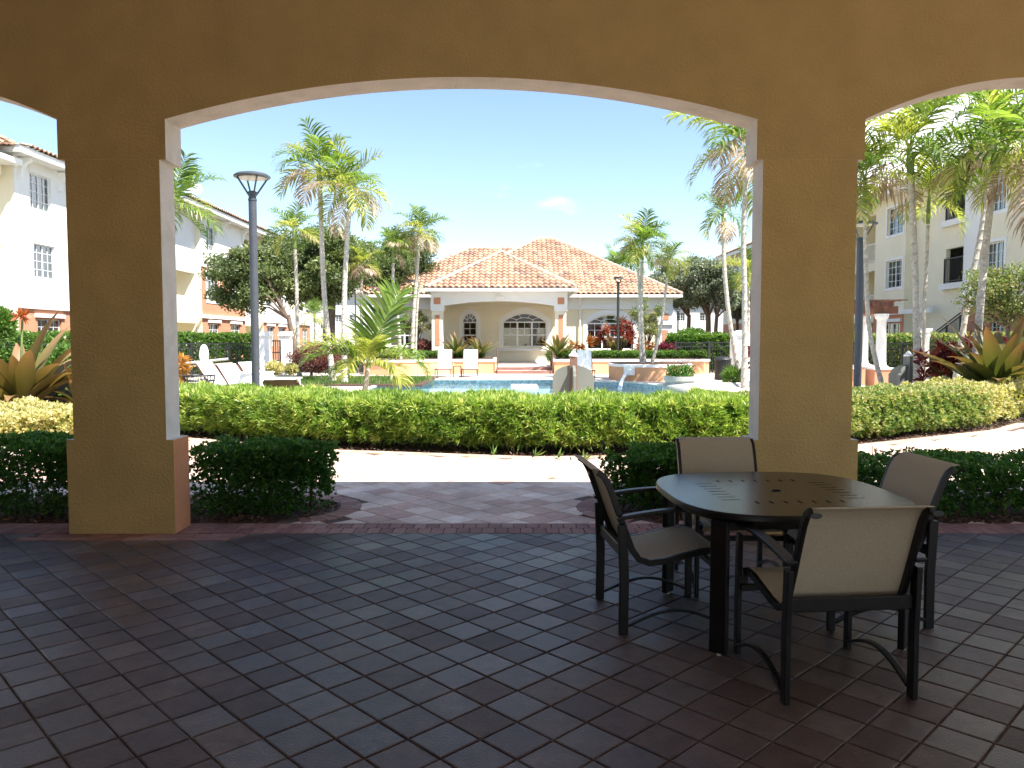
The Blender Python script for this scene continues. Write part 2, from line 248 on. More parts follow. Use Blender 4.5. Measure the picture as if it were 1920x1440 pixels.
# ------------------------------------------------------------------ objects
ORG = {}
LABELS = set()
def thing(name, label, cat, loc=(0, 0, 0), rz=0.0, group=None, local=False):
    o = bpy.data.objects.new(name, None); COL.objects.link(o); o.empty_display_size = 0.2
    o.location = loc; o.rotation_euler = (0, 0, rz); o['label'] = label; o['category'] = cat
    if group: o['group'] = group
    ORG[o] = Vector((0, 0, 0)) if (local or rz) else Vector(loc)
    return o
def tag(o, label=None, cat=None, group=None, kind=None):
    if label: o['label'] = label
    if cat: o['category'] = cat
    if group: o['group'] = group
    if kind: o['kind'] = kind
    return o
def link(name, me, parent=None, kind=None, label=None):
    o = bpy.data.objects.new(name, me); COL.objects.link(o)
    if parent is not None:
        o.parent = parent; ORG[o] = ORG.get(parent, Vector((0, 0, 0)))
    if kind: o['kind'] = kind
    if label: o['label'] = label
    return o
class MB:
    def __init__(s): s.v = []; s.f = []; s.m = []; s.r = []
    def add(s, vs, fs, m=0, r=None):
        b = len(s.v); s.v += [tuple(v) for v in vs]
        for f in fs: s.f.append(tuple(b + i for i in f)); s.m.append(m); s.r.append(0.5 if r is None else r)
        return s
    def box(s, x0, x1, y0, y1, z0, z1, m=0, r=None):
        s.add([(x0, y0, z0), (x1, y0, z0), (x1, y1, z0), (x0, y1, z0), (x0, y0, z1), (x1, y0, z1), (x1, y1, z1), (x0, y1, z1)],
              [(0, 3, 2, 1), (4, 5, 6, 7), (0, 1, 5, 4), (1, 2, 6, 5), (2, 3, 7, 6), (3, 0, 4, 7)], m, r); return s
    def prism(s, poly, z0, z1, m=0, r=None, inset=0.0, drop=0.0):
        """upright prism over an xy polygon (counter-clockwise); inset/drop chamfer its top edge"""
        n = len(poly); vs = [(x, y, z0) for x, y in poly]
        if inset:
            cx = sum(p[0] for p in poly) / n; cy = sum(p[1] for p in poly) / n
            vs += [(x, y, z1 - drop) for x, y in poly]
            for x, y in poly:
                d = math.hypot(x - cx, y - cy) or 1; k = max(0.0, 1 - inset * 1.4 / d); vs.append((cx + (x - cx) * k, cy + (y - cy) * k, z1))
            fs = [tuple(range(2 * n, 3 * n))] + [(i, (i + 1) % n, n + (i + 1) % n, n + i) for i in range(n)] + [(n + i, n + (i + 1) % n, 2 * n + (i + 1) % n, 2 * n + i) for i in range(n)]
        else:
            vs += [(x, y, z1) for x, y in poly]
            fs = [tuple(range(n, 2 * n)), tuple(reversed(range(n)))] + [(i, (i + 1) % n, n + (i + 1) % n, n + i) for i in range(n)]
        s.add(vs, fs, m, r); return s
    def tube(s, pts, rad, n=8, m=0, r=None, flat=1.0, cap=True):
        """round bar along points; rad a number or a list; flat squashes it along its second axis"""
        pts = [Vector(p) for p in pts]; k = len(pts); rads = rad if isinstance(rad, (list, tuple)) else [rad] * k
        base = len(s.v); prev = None; vs = []
        for i, p in enumerate(pts):
            t = (pts[min(i + 1, k - 1)] - pts[max(i - 1, 0)]).normalized()
            if prev is None:
                a = Vector((0, 0, 1)) if abs(t.z) < 0.9 else Vector((1, 0, 0)); u = t.cross(a).normalized()
            else:
                u = (prev - t * prev.dot(t)).normalized()
            prev = u; w = t.cross(u)
            for j in range(n):
                an = 2 * math.pi * j / n; vs.append(p + u * math.cos(an) * rads[i] + w * math.sin(an) * rads[i] * flat)
        fs = [(i * n + j, i * n + (j + 1) % n, (i + 1) * n + (j + 1) % n, (i + 1) * n + j) for i in range(k - 1) for j in range(n)]
        if cap: fs += [tuple(reversed(range(n))), tuple((k - 1) * n + j for j in range(n))]
        s.add(vs, fs, m, r); return s
    def bar(s, a, b, w, h, m=0, side=None):
        """rectangular bar from a to b: w across (side direction), h the other way"""
        a, b = Vector(a), Vector(b); t = (b - a).normalized()
        u = Vector(side) if side is not None else (t.cross(Vector((0, 0, 1))) if abs(t.z) < 0.95 else Vector((1, 0, 0)))
        u = (u - t * u.dot(t)).normalized(); q = t.cross(u); vs = []
        for p in (a, b):
            for i, j in ((-1, -1), (1, -1), (1, 1), (-1, 1)): vs.append(p + u * i * w / 2 + q * j * h / 2)
        s.add(vs, [(3, 2, 1, 0), (4, 5, 6, 7), (0, 1, 5, 4), (1, 2, 6, 5), (2, 3, 7, 6), (3, 0, 4, 7)], m); return s
    def rbar(s, pts, w, h, m=0):
        """rectangular section swept along points lying in a vertical plane; w is the horizontal width across that plane"""
        pts = [Vector(p) for p in pts]; k = len(pts); vs = []
        d = pts[-1] - pts[0]; side = Vector((d.x, d.y, 0)).cross(Vector((0, 0, 1)))
        side = side.normalized() if side.length > 1e-6 else Vector((1, 0, 0))
        for i, p in enumerate(pts):
            t = (pts[min(i + 1, k - 1)] - pts[max(i - 1, 0)]).normalized(); q = side.cross(t)
            for a, b in ((-1, -1), (1, -1), (1, 1), (-1, 1)): vs.append(p + side * a * w / 2 + q * b * h / 2)
        fs = [(i * 4 + j, i * 4 + (j + 1) % 4, i * 4 + 4 + (j + 1) % 4, i * 4 + 4 + j) for i in range(k - 1) for j in range(4)] + [(3, 2, 1, 0), tuple(4 * (k - 1) + j for j in range(4))]
        s.add(vs, fs, m); return s
    def lathe(s, prof, n=20, m=0, c=(0, 0, 0)):
        vs = [(c[0] + r * math.cos(2 * math.pi * j / n), c[1] + r * math.sin(2 * math.pi * j / n), c[2] + z) for r, z in prof for j in range(n)]
        fs = [(i * n + j, i * n + (j + 1) % n, (i + 1) * n + (j + 1) % n, (i + 1) * n + j) for i in range(len(prof) - 1) for j in range(n)]
        fs += [tuple(reversed(range(n))), tuple((len(prof) - 1) * n + j for j in range(n))]
        s.add(vs, fs, m); return s
    def strip(s, xs, zl, zh, y0, y1, m=0, mu=None, ms=None):
        """slab between a lower and an upper curve over x, from y0 to y1; mu material of its underside, ms of its back"""
        mu = m if mu is None else mu; ms = m if ms is None else ms; n = len(xs)
        vs = [(x, y, z) for y in (y0, y1) for zz in (zl, zh) for x, z in zip(xs, zz)]
        I = lambda y, h, i: (y * 2 + h) * n + i
        b = len(s.v); s.v += vs
        def q(t, mm): s.f.append(tuple(b + i for i in t)); s.m.append(mm); s.r.append(0.5)
        for i in range(n - 1):
            q((I(0, 0, i), I(0, 0, i + 1), I(0, 1, i + 1), I(0, 1, i)), m)
            q((I(1, 0, i + 1), I(1, 0, i), I(1, 1, i), I(1, 1, i + 1)), ms)
            q((I(0, 0, i + 1), I(0, 0, i), I(1, 0, i), I(1, 0, i + 1)), mu)
            q((I(0, 1, i), I(0, 1, i + 1), I(1, 1, i + 1), I(1, 1, i)), m)
        q((I(0, 0, 0), I(0, 1, 0), I(1, 1, 0), I(1, 0, 0)), mu); q((I(0, 0, n - 1), I(1, 0, n - 1), I(1, 1, n - 1), I(0, 1, n - 1)), mu)
        return s
    def build(s, name, mats, parent=None, smooth=False, kind=None, label=None, bevel=0, org=None):
        o0 = org if org is not None else ORG.get(parent, Vector((0, 0, 0)))
        me = bpy.data.meshes.new(name)
        me.from_pydata([(v[0] - o0[0], v[1] - o0[1], v[2] - o0[2]) for v in s.v], [], s.f)
        mats = mats if isinstance(mats, (list, tuple)) else [mats]
        for m in mats: me.materials.append(m)
        if len(mats) > 1: me.polygons.foreach_set('material_index', s.m)
        if any(r != 0.5 for r in s.r):
            a = me.attributes.new('rnd', 'FLOAT', 'FACE'); a.data.foreach_set('value', s.r)
        if smooth:
            me.polygons.foreach_set('use_smooth', [True] * len(me.polygons))
            try: me.set_sharp_from_angle(angle=R(38))
            except Exception: pass
        me.update(); o = link(name, me, parent, kind, label)
        if parent is None and org is not None: o.location = o0
        if bevel:
            b = o.modifiers.new('bevel', 'BEVEL'); b.width = bevel; b.segments = 2; b.limit_method = 'ANGLE'
        return o
def npmesh(name, V, Fq, mat, rnd=None, along=None, tri=False, org=Vector((0, 0, 0)), smooth=False):
    k = 3 if tri else 4; me = bpy.data.meshes.new(name); V = np.asarray(V, np.float32) - np.array(org, np.float32); Fq = np.asarray(Fq, np.int32)
    me.vertices.add(len(V)); me.vertices.foreach_set('co', V.ravel())
    me.loops.add(Fq.size); me.loops.foreach_set('vertex_index', Fq.ravel())
    me.polygons.add(len(Fq)); me.polygons.foreach_set('loop_start', np.arange(0, Fq.size, k, dtype=np.int32))
    try: me.polygons.foreach_set('loop_total', np.full(len(Fq), k, np.int32))
    except Exception: pass
    me.materials.append(mat); me.update(calc_edges=True)
    if rnd is not None:
        a = me.attributes.new('rnd', 'FLOAT', 'FACE'); a.data.foreach_set('value', np.asarray(rnd, np.float32))
    if along is not None:
        a = me.attributes.new('along', 'FLOAT', 'POINT'); a.data.foreach_set('value', np.asarray(along, np.float32))
    if smooth: me.polygons.foreach_set('use_smooth', [True] * len(me.polygons))
    return me
def unit(a): return a / np.maximum(np.linalg.norm(a, axis=1, keepdims=True), 1e-9)
def leaf_arrays(P, D, L, W, fold=0.12):
    """one four-cornered blade per row: base P, direction D, length L, width W"""
    n = len(P); D = unit(D); rnd3 = nr.normal(size=(n, 3)); S = unit(np.cross(D, rnd3)); U = np.cross(S, D)
    L = np.asarray(L).reshape(-1, 1) * np.ones((n, 1)); W = np.asarray(W).reshape(-1, 1) * np.ones((n, 1))
    mid = P + D * L * 0.45 - U * L * fold * 0.5
    V = np.stack([P, mid + S * W / 2, P + D * L - U * L * fold, mid - S * W / 2], 1).reshape(-1, 3)
    return V, np.arange(4 * n).reshape(n, 4)
def wob(P, s=1.0, seed=0):
    """cheap smooth 3-d noise in -1..1"""
    a = seed * 1.7; x, y, z = P[:, 0] * s, P[:, 1] * s, P[:, 2] * s
    return (np.sin(1.7 * x + 2.1 * y + a) + np.sin(2.9 * y - 1.3 * z + 2 * a) + np.sin(3.1 * z + 1.9 * x + 3 * a) + 0.6 * np.sin(5.3 * x - 4.1 * y + 3.7 * z + a)) / 3.6

def oval(n0, rise):
    return [math.cos(math.pi * i / n0) for i in range(n0 + 1)]

# ------------------------------------------------------------------ ground, patio, walkway
g = MB(); g.add([(-400, -30, -0.09), (400, -30, -0.09), (400, 600, -0.09), (-400, 600, -0.09)], [(0, 1, 2, 3)])
# (the ground sheet has an opening where the pool is sunk)
POOL = [(-3.2, 30.4), (-4.6, 29.2), (-4.6, 19), (-3.0, 17.5), (3.5, 17.5), (6.4, 20.5), (6.2, 24.0), (5.3, 26.6), (4.3, 28.4), (2.4, 29.4), (1.7, 30.4)]
def sheet(name, outer, holes, z, mat, kind='structure'):
    bm = bmesh.new(); es = []
    for loop in [outer] + holes:
        vs = [bm.verts.new((x, y, z)) for x, y in loop]
        for i in range(len(vs)): es.append(bm.edges.new((vs[i], vs[(i + 1) % len(vs)])))
    bmesh.ops.triangle_fill(bm, use_beauty=True, edges=es)
    for f in bm.faces:
        if f.normal.z < 0: f.normal_flip()
    me = bpy.data.meshes.new(name); bm.to_mesh(me); bm.free(); me.materials.append(mat)
    return link(name, me, None, kind)
sheet('ground', [(-400, -40), (400, -40), (400, 700), (-400, 700)], [POOL], -0.09, M['ground'])
def hedge_front(x):
    """front foot of the long clipped hedge (an arc that bulges towards the patio)"""
    pts = [(-9.5, 16.5), (-7.4, 14.2), (-5.3, 12.5), (-2.56, 11.1), (0.28, 10.45), (3.2, 10.65), (5.1, 11.6), (8.3, 13.5), (10.5, 15.6), (13, 17.5)]
    for (a, b), (c, d) in zip(pts, pts[1:]):
        if a <= x <= c: return b + (d - b) * (x - a) / (c - a)
    return 17.5
sheet('pool_deck', [(-17.5, 20.2)] + [(x, hedge_front(x) + 2.3) for x in range(-9, 14)] + [(15.5, 33.5), (12.0, 36.6), (-13.5, 36.6), (-17.5, 30)], [POOL], -0.004, M['deck'])
def pool():
    t = thing('swimming_pool', 'pale blue swimming pool sunk in the deck behind the long hedge', 'swimming pool', (0, 24, 0)); t['kind'] = 'structure'
    m = MB(); n = len(POOL)
    for i in range(n):
        (x0, y0), (x1, y1) = POOL[i], POOL[(i + 1) % n]
        m.add([(x0, y0, -1.0), (x1, y1, -1.0), (x1, y1, -0.36), (x0, y0, -0.36)], [(0, 1, 2, 3)])
    m.add([(x, y, -1.0) for x, y in POOL], [tuple(range(n))]); m.build('basin', M['pool_in'], t)
    m = MB(); c = MB()
    for i in range(n):
        (x0, y0), (x1, y1) = POOL[i], POOL[(i + 1) % n]
        m.add([(x0, y0, -0.36), (x1, y1, -0.36), (x1, y1, 0.0), (x0, y0, 0.0)], [(0, 1, 2, 3)])
        c.tube([(x0, y0, 0.0), (x1, y1, 0.0)], 0.10, 8, flat=0.35)
    m.build('waterline_tiles', M['pool_tile'], t); c.build('coping', M['coping'], t)
    me = MB(); me.add([(x, y, -0.14) for x, y in POOL], [tuple(range(n))]); me.build('water', M['water'], t)
pool()
PX0, PX1 = -9.5, 9.5
bounce_court = tag(MB().box(-14, 18, -22, -3.5, -.08, -.014).build('rear_bounce_court', M['deck']), kind='structure')  # unseen pale paving, added to bounce sunlight in from behind
pt = tag(MB().box(PX0, PX1, -3.5, 6.50, -0.07, -0.0075).build('patio', M['mortar']), kind='structure')
wp = tag(MB().box(-14, 14, 6.50, 13.6, -0.08, -0.016).build('walkway', M['mulch']), kind='structure')

def clip(poly, a, b, c):
    """part of the polygon where a*x + b*y <= c"""
    out = []
    for i in range(len(poly)):
        p, q = poly[i], poly[(i + 1) % len(poly)]; dp, dq = a * p[0] + b * p[1] - c, a * q[0] + b * q[1] - c
        if dp <= 0: out.append(p)
        if (dp < 0 < dq) or (dq < 0 < dp):
            t = dp / (dp - dq); out.append((p[0] + (q[0] - p[0]) * t, p[1] + (q[1] - p[1]) * t))
    return out
COLX = [(-3.53, -2.60), (1.88, 2.72)]        # where the two columns stand
def seen(x, y, z=0):
    if y < 0.5: return False
    d = y * math.cos(PITCH) + EYE * math.sin(PITCH); u = -EYE * math.cos(PITCH) + y * math.sin(PITCH)
    return abs(F * x / d) < 975 and (720 - F * u / d) < 1455
def floor_pieces(s, ang, ox, oy, region, full_mesh_name, part_name, mat, mat_j, parent, z1, clipf, maxn=300, joint=0.0085, ymax_parts=99):
    ca, sa = math.cos(ang), math.sin(ang); h = s / 2 - joint / 2; full = []; cut = MB()
    R0 = int(20 / s)
    for i in range(-R0 * 2, R0 * 2):
        for j in range(-R0 * 2, R0 * 2):
            cx = (ca * (i + .5) - sa * (j + .5)) * s + ox; cy = (sa * (i + .5) + ca * (j + .5)) * s + oy
            if not (region[0] - s < cx < region[1] + s and region[2] - s < cy < region[3] + s): continue
            sq = [(cx + ca * a * h - sa * b * h, cy + sa * a * h + ca * b * h) for a, b in ((-1, -1), (1, -1), (1, 1), (-1, 1))]
            res = clipf(sq, cx, cy)
            if not res: continue
            if len(res) == 4 and res == sq: full.append((cx, cy))
            elif len(res) >= 3: cut.prism(res, z1 - 0.05, z1 + rng.uniform(-.001, .001), r=rng.random(), inset=0.003, drop=0.003)
    full.sort(key=lambda p: (0 if (seen(*p) and p[1] < ymax_parts) else 1, p[0] ** 2 + p[1] ** 2))
    base = MB(); base.prism([(ca * a * h - sa * b * h, sa * a * h + ca * b * h) for a, b in ((-1, -1), (1, -1), (1, 1), (-1, 1))], -0.05, 0, inset=0.005, drop=0.003)
    me = None
    for k, (cx, cy) in enumerate(full):
        zz = z1 + rng.uniform(-.0012, .0012)
        if k < maxn:
            if me is None:
                o = base.build(part_name, mat, parent, org=Vector((0, 0, 0))); me = o.data
            else: o = link(part_name, me, parent)
            o.location = Vector((cx, cy, zz)) - ORG.get(parent, Vector((0, 0, 0)))
            o.rotation_euler = (rng.uniform(-.004, .004), rng.uniform(-.004, .004), rng.choice((0, 1, 2, 3)) * math.pi / 2)
        else:
            cut.prism([(cx + ca * a * h - sa * b * h, cy + sa * a * h + ca * b * h) for a, b in ((-1, -1), (1, -1), (1, 1), (-1, 1))], zz - 0.05, zz, r=rng.random(), inset=0.003, drop=0.003)
    cut.build(full_mesh_name, mat_j, parent, kind='stuff')
def patio_clip(sq, cx, cy):
    if cy > 6.3 or abs(cx) > 9.3 or cy < -3.2: return None
    lim = 6.165
    for a, b2 in COLX:
        if a - 0.35 < cx < b2 + 0.25: lim = 5.94
    return clip(sq, 0, 1, lim) if max(p[1] for p in sq) > lim else sq
floor_pieces(0.2, 0.77207, -3.4417 * .2, 14.745 * .2, (PX0, PX1, -3, 6.2), 'outlying_pavers', 'paver', M['paver'], M['paver_j'], pt, 0.0, patio_clip)

# beds either side of the opening: rounded ends, brick edged
BEDL, BEDR, BY0, BY1 = -2.02, 1.22, 6.50, 7.70
BR = (BY1 - BY0) / 2; BC = (BY0 + BY1) / 2
def in_bed(x, y, grow=0.0):
    if not (BY0 - 0.01 < y < BY1 + grow): return False
    if x < BEDL or x > BEDR: return True
    c = BEDL if x < 0 else BEDR
    return math.hypot(x - c, y - BC) < BR + grow
def walk_clip(sq, cx, cy):
    e = hedge_front(cx) - 0.42
    if cy < BY0 - .12 or cy > e + 0.02 or abs(cx) > 11: return None
    if any(in_bed(x, y, 0.005) for x, y in sq): 
        if sum(in_bed(x, y, -0.02) for x, y in sq) >= 2: return None
    if min(p[1] for p in sq) < BY0 + .004: return clip(sq, 0, -1, -BY0 - .004)
    return sq
floor_pieces(0.25, 0.77207, 0.05, 7.0, (-11, 11, 6.5, 13), 'outlying_walkway_pavers', 'walkway_paver', M['walk'], M['walk_j'], wp, 0.0, walk_clip, maxn=290)
sandy = MB()
xs = [x * .25 for x in range(-44, 45)]
for x0, x1 in zip(xs, xs[1:]):
    e0, e1 = hedge_front(x0) - 0.4, hedge_front(x1) - 0.4
    sandy.add([(x0, 7.72, -0.010), (x1, 7.72, -0.010), (x1, e1, -0.010), (x0, e0, -0.010)], [(0, 1, 2, 3)])
sandy.add([(BEDL, 6.5, -0.0102), (BEDR, 6.5, -0.0102), (BEDR, 7.72, -0.0102), (BEDL, 7.72, -0.0102)], [(0, 1, 2, 3)])
sandy.build('joint_sand', M['mortar'], wp, kind='stuff')

# brick border between patio and walkway, round the beds and along the hedge bed
edging = tag(MB().box(PX0, PX1, 6.168, 6.505, -0.06, -0.011).build('brick_border', M['mortar']), kind='structure')
def brick(parent, poly, zz, lst=[0]):
    MB().prism(poly, zz - 0.05, zz, inset=0.003, drop=0.003).build('brick', M['brick'], parent)
extra = MB(); cnt = 0
def lay(poly, x, y):
    global cnt
    zz = 0.002 + rng.uniform(-.0012, .0012)
    if cnt < 296 and -4.3 < x < 4.3:
        brick(edging, poly, zz); cnt += 1
    else: extra.prism(poly, zz - 0.05, zz, r=rng.random(), inset=0.003, drop=0.003)
x = -1.9
for row, (ya, yb) in enumerate(((6.170, 6.332), (6.337, 6.500))):
    x = -4.4 + row * 0.05
    while x < 4.4:
        w = 0.098 + rng.uniform(-.002, .002)
        lay([(x, ya), (x + w, ya), (x + w, yb), (x, yb)], x, ya); x += w + 0.006
for a, b2 in COLX:                                            # extra course that wraps the foot of each column
    x = a - 0.32
    while x < b2 + 0.22:
        w = 0.2; lay([(x, 5.945), (x + w, 5.945), (x + w, 6.04), (x, 6.04)], x, 6); lay([(x + .1, 6.046), (x + w + .1, 6.046), (x + w + .1, 6.140), (x + .1, 6.140)], x, 6.1); x += w + .006
for c, sg in ((BEDL, 1), (BEDR, -1)):                         # soldier bricks round the bed ends
    r0, r1 = BR - 0.17, BR + 0.03; n = 17
    for k in range(n):
        t0 = math.pi / 2 - math.pi * (k + .03) / n; t1 = math.pi / 2 - math.pi * (k + .94) / n
        q = [(c + sg * math.cos(t) * r, BC + math.sin(t) * r) for t, r in ((t0, r0), (t0, r1), (t1, r1), (t1, r0))]
        if min(p[1] for p in q) < BY0: continue
        if sg > 0: q = q[::-1]
        lay(q, c, BC)
    x = c
    while abs(x) < 4.4:
        lay([(min(x, x - sg * .098), BY1 - .17), (max(x, x - sg * .098), BY1 - .17), (max(x, x - sg * .098), BY1 + .03), (min(x, x - sg * .098), BY1 + .03)], 9, 0); x -= sg * .104
extra.build('outlying_bricks', M['brick_j'], edging, kind='stuff')
curb = MB(); x = -8.5
while x < 9.5:
    y = hedge_front(x) - 0.40; y2 = hedge_front(x + .1) - 0.40; d = math.hypot(.1, y2 - y); ux, uy = .1 / d, (y2 - y) / d
    curb.prism([(x, y), (x + ux * .098, y + uy * .098), (x + ux * .098 - uy * .2, y + uy * .098 + ux * .2), (x - uy * .2, y + ux * .2)], -0.05, 0.008, r=rng.random(), inset=.003, drop=.003); x += ux * .104
curb.build('hedge_edging_bricks', M['edge_j'], edging, kind='stuff')

def chips(name, n, fx, label):
    P = np.array([fx() for _ in range(n)]); D = unit(nr.normal(size=(n, 3)) * (1, 1, .3)); V, Fq = leaf_arrays(P, D, nr.uniform(.02, .07, n), nr.uniform(.008, .022, n))
    o = link(name, npmesh(name, V, Fq, M['soil_chip'], nr.rand(n))); tag(o, label, 'mulch', kind='stuff'); return o
def chip_hedge():
    x = rng.uniform(-8, 10); return (x, hedge_front(x) + rng.uniform(-.18, 1.9), rng.uniform(-.005, .02))
chips('mulch', 16000, chip_hedge, 'brown bark mulch strewn under the long clipped hedge')
def chip_bed():
    while True:
        x, y = rng.uniform(-4.5, 4.5), rng.uniform(6.52, 7.6)
        if in_bed(x, y, -0.17) : return (x, y, rng.uniform(-.005, .03))
chips('bed_mulch', 6000, chip_bed, 'dark bark mulch in the two brick edged beds beside the patio')

# ------------------------------------------------------------------ the arcade the photograph is taken from
ZS, ZC, ZI, ZT, ZB = 3.26, 3.58, 2.95, 4.55, 0.755      # spring, crown, impost foot, ceiling, plinth top
YF, YB = 6.15, 6.44
def arcade():
    t = thing('arcade', 'ochre stucco arcade of segmental arches that the patio is seen from', 'arcade', (0, YF, 0))
    mats = [M['stucco_in'], M['stucco_white'], M['stucco_salmon']]
    m = MB(); piers = []
    spans = [(-0.395, 2.30), (-0.395 - 2.30 - 0.84 - 1.34, 1.34), (-0.395 + 2.30 + 0.84 + 1.34, 1.34)]
    for c, half in spans:
        xs = [c - half + 2 * half * i / 64 for i in range(65)]
        zl = [ZS + (ZC - ZS) * (1 - abs((x - c) / half) ** 2.0) for x in xs]
        m.strip(xs, zl, [ZT] * len(xs), YF, YB, 0, 1, 1)
    for xa in (-3.535, 1.905): m.strip([xa, xa + .84], [ZI, ZI], [ZT, ZT], YF, YB, 0, 1, 1)
    m.strip([-9.9, -6.215], [0, 0], [ZT, ZT], YF, YB, 0, 1, 1); m.strip([5.425, 9.9], [0, 0], [ZT, ZT], YF, YB, 0, 1, 1)
    m.build('arch_wall', mats, t)
    for k in (0, 1):
        xa = (-3.535, 1.905)[k]; xb = xa + 0.84; i0 = 0.052
        col = MB().strip([xa + i0, xb - i0], [ZB, ZB], [ZI, ZI], YF + .003, YB - .03, 0, 1, 1).build('column', mats, t)
        m = MB().strip([xa - 0.005, xb + 0.005], [0, 0], [ZB, ZB], YF, YB, 0, 2, 2)
        m.m[3] = 1                                        # the white cap of the plinth
        m.build('plinth', mats, col)
    m = MB(); m.box(-9.9, 9.9, -3.8, YF - .002, ZT, ZT + .2); m.build('ceiling', M['white'], t)
    m = MB(); m.box(-9.9, -9.7, -3.8, YF - .004, 0, ZT - .002); m.box(9.7, 9.9, -3.8, -1.0, 0, ZT - .002); m.build('side_wall', M['stucco_in'], t)
    m = MB(); m.box(-9.7, -1.2, -3.8, -3.6, 0, ZT - .002); m.box(-1.2, 9.7, -3.8, -3.6, 2.95, ZT - .002); m.box(4.0, 4.8, -3.8, -3.6, 0, 2.948); m.build('rear_wall', M['stucco_in'], t)  # unseen wall; its openings are placed and sized to let light in
    m = MB(); m.box(-9.9, 9.9, -4, YB + .03, ZT + .202, ZT + .3); m.build('roof_edge', M['stucco_white'], t)
arcade()

# ------------------------------------------------------------------ buildings
def glaze(win, x0, x1, z0, z1, y, mat='glass'):
    MB().box(x0, x1, y, y + .006, z0, z1).build('pane', M[mat], win)
def window(root, u0, u1, z0, z1, y, sashes=2, mun=(2, 4), blind=(1,), surround=0.0, hood=False, sill=True, yb=0.10, sx=1):
    """rectangular window in an opening whose wall face is at y (facing -y); frame, panes, blinds set back inside it"""
    m = MB(); f = 0.05; yy = y + yb
    m.box(u0, u1, yy, yy + .05, z0, z0 + f); m.box(u0, u1, yy, yy + .05, z1 - f, z1)
    m.box(u0, u0 + f, yy + .001, yy + .049, z0 + f, z1 - f); m.box(u1 - f, u1, yy + .001, yy + .049, z0 + f, z1 - f)
    w = (u1 - u0) / sashes
    for k in range(1, sashes): m.box(u0 + k * w - f / 2, u0 + k * w + f / 2, yy - .004, yy + .052, z0 + f, z1 - f)
    for k in range(sashes):
        a, b = u0 + k * w + f / 2, u0 + (k + 1) * w - f / 2
        for i in range(1, mun[0]): m.box(a + (b - a) * i / mun[0] - .011, a + (b - a) * i / mun[0] + .011, yy + .008, yy + .03, z0 + f, z1 - f)
        for i in range(1, mun[1]): m.box(a, b, yy + .009, yy + .029, z0 + (z1 - z0) * i / mun[1] - .011, z0 + (z1 - z0) * i / mun[1] + .011)
    win = m.build('window', M['frame'], root)
    for k in range(sashes):
        a, b = u0 + k * w + f / 2, u0 + (k + 1) * w - f / 2
        glaze(win, a, b, z0 + f, z1 - f, yy + .032)
        if k in blind:
            bl = MB(); z = z0 + f
            while z < z1 - f:
                bl.add([(a, yy + .12, z), (b, yy + .12, z), (b, yy + .085, z + .052), (a, yy + .085, z + .052)], [(0, 1, 2, 3)]); z += .06
            bl.build('blind', M['blind'], win)
    if surround:
        s = MB(); g = surround
        s.box(u0 - g, u0 - .002, y - .03, y + .02, z0 - g, z1 + g); s.box(u1 + .002, u1 + g, y - .03, y + .02, z0 - g, z1 + g)
        s.box(u0 - .002, u1 + .002, y - .03, y + .02, z1 + .002, z1 + g); s.box(u0 - .002, u1 + .002, y - .03, y + .02, z0 - g, z0 - .002)
        s.build('surround', M['trim'], win)
    if hood: MB().box(u0 - .18, u1 + .18, y - .09, y + .02, z1 + .06, z1 + .22).build('hood', M['trim'], win)
    return win
def wall_holes(mb, u0, u1, z0, z1, y, holes, depth=0.22, m=0):
    """wall facing -y with rectangular openings and their reveals"""
    us = sorted({u0, u1} | {h[0] for h in holes} | {h[1] for h in holes}); zs = sorted({z0, z1} | {h[2] for h in holes} | {h[3] for h in holes})
    for a, b in zip(us, us[1:]):
        for c, d in zip(zs, zs[1:]):
            cu, cz = (a + b) / 2, (c + d) / 2
            if any(h[0] < cu < h[1] and h[2] < cz < h[3] for h in holes): continue
            mb.add([(a, y, c), (b, y, c), (b, y, d), (a, y, d)], [(0, 1, 2, 3)], m)
    for h in holes:
        a, b, c, d = h[:4]; Y = y + depth
        mb.add([(a, y, c), (a, Y, c), (a, Y, d), (a, y, d)], [(0, 1, 2, 3)], m); mb.add([(b, y, c), (b, y, d), (b, Y, d), (b, Y, c)], [(0, 1, 2, 3)], m)
        mb.add([(a, y, d), (a, Y, d), (b, Y, d), (b, y, d)], [(0, 1, 2, 3)], m); mb.add([(a, y, c), (b, y, c), (b, Y, c), (a, Y, c)], [(0, 1, 2, 3)], m)
def railing(root, a, b, z, h=1.0, mat='trim', step=0.13, name='railing'):
    a, b = Vector(a), Vector(b); m = MB(); L = (b - a).length; n = max(2, int(L / step)); up = Vector((0, 0, 1))
    m.bar(a + up * (z + h), b + up * (z + h), .05, .05); m.bar(a + up * (z + .1), b + up * (z + .1), .04, .04)
    for i in range(n + 1):
        p = a.lerp(b, i / n); w = .05 if i in (0, n) else .018; m.bar(p + up * (z + (.0 if i in (0, n) else .1)), p + up * (z + h), w, w)
    return m.build(name, M[mat], root)

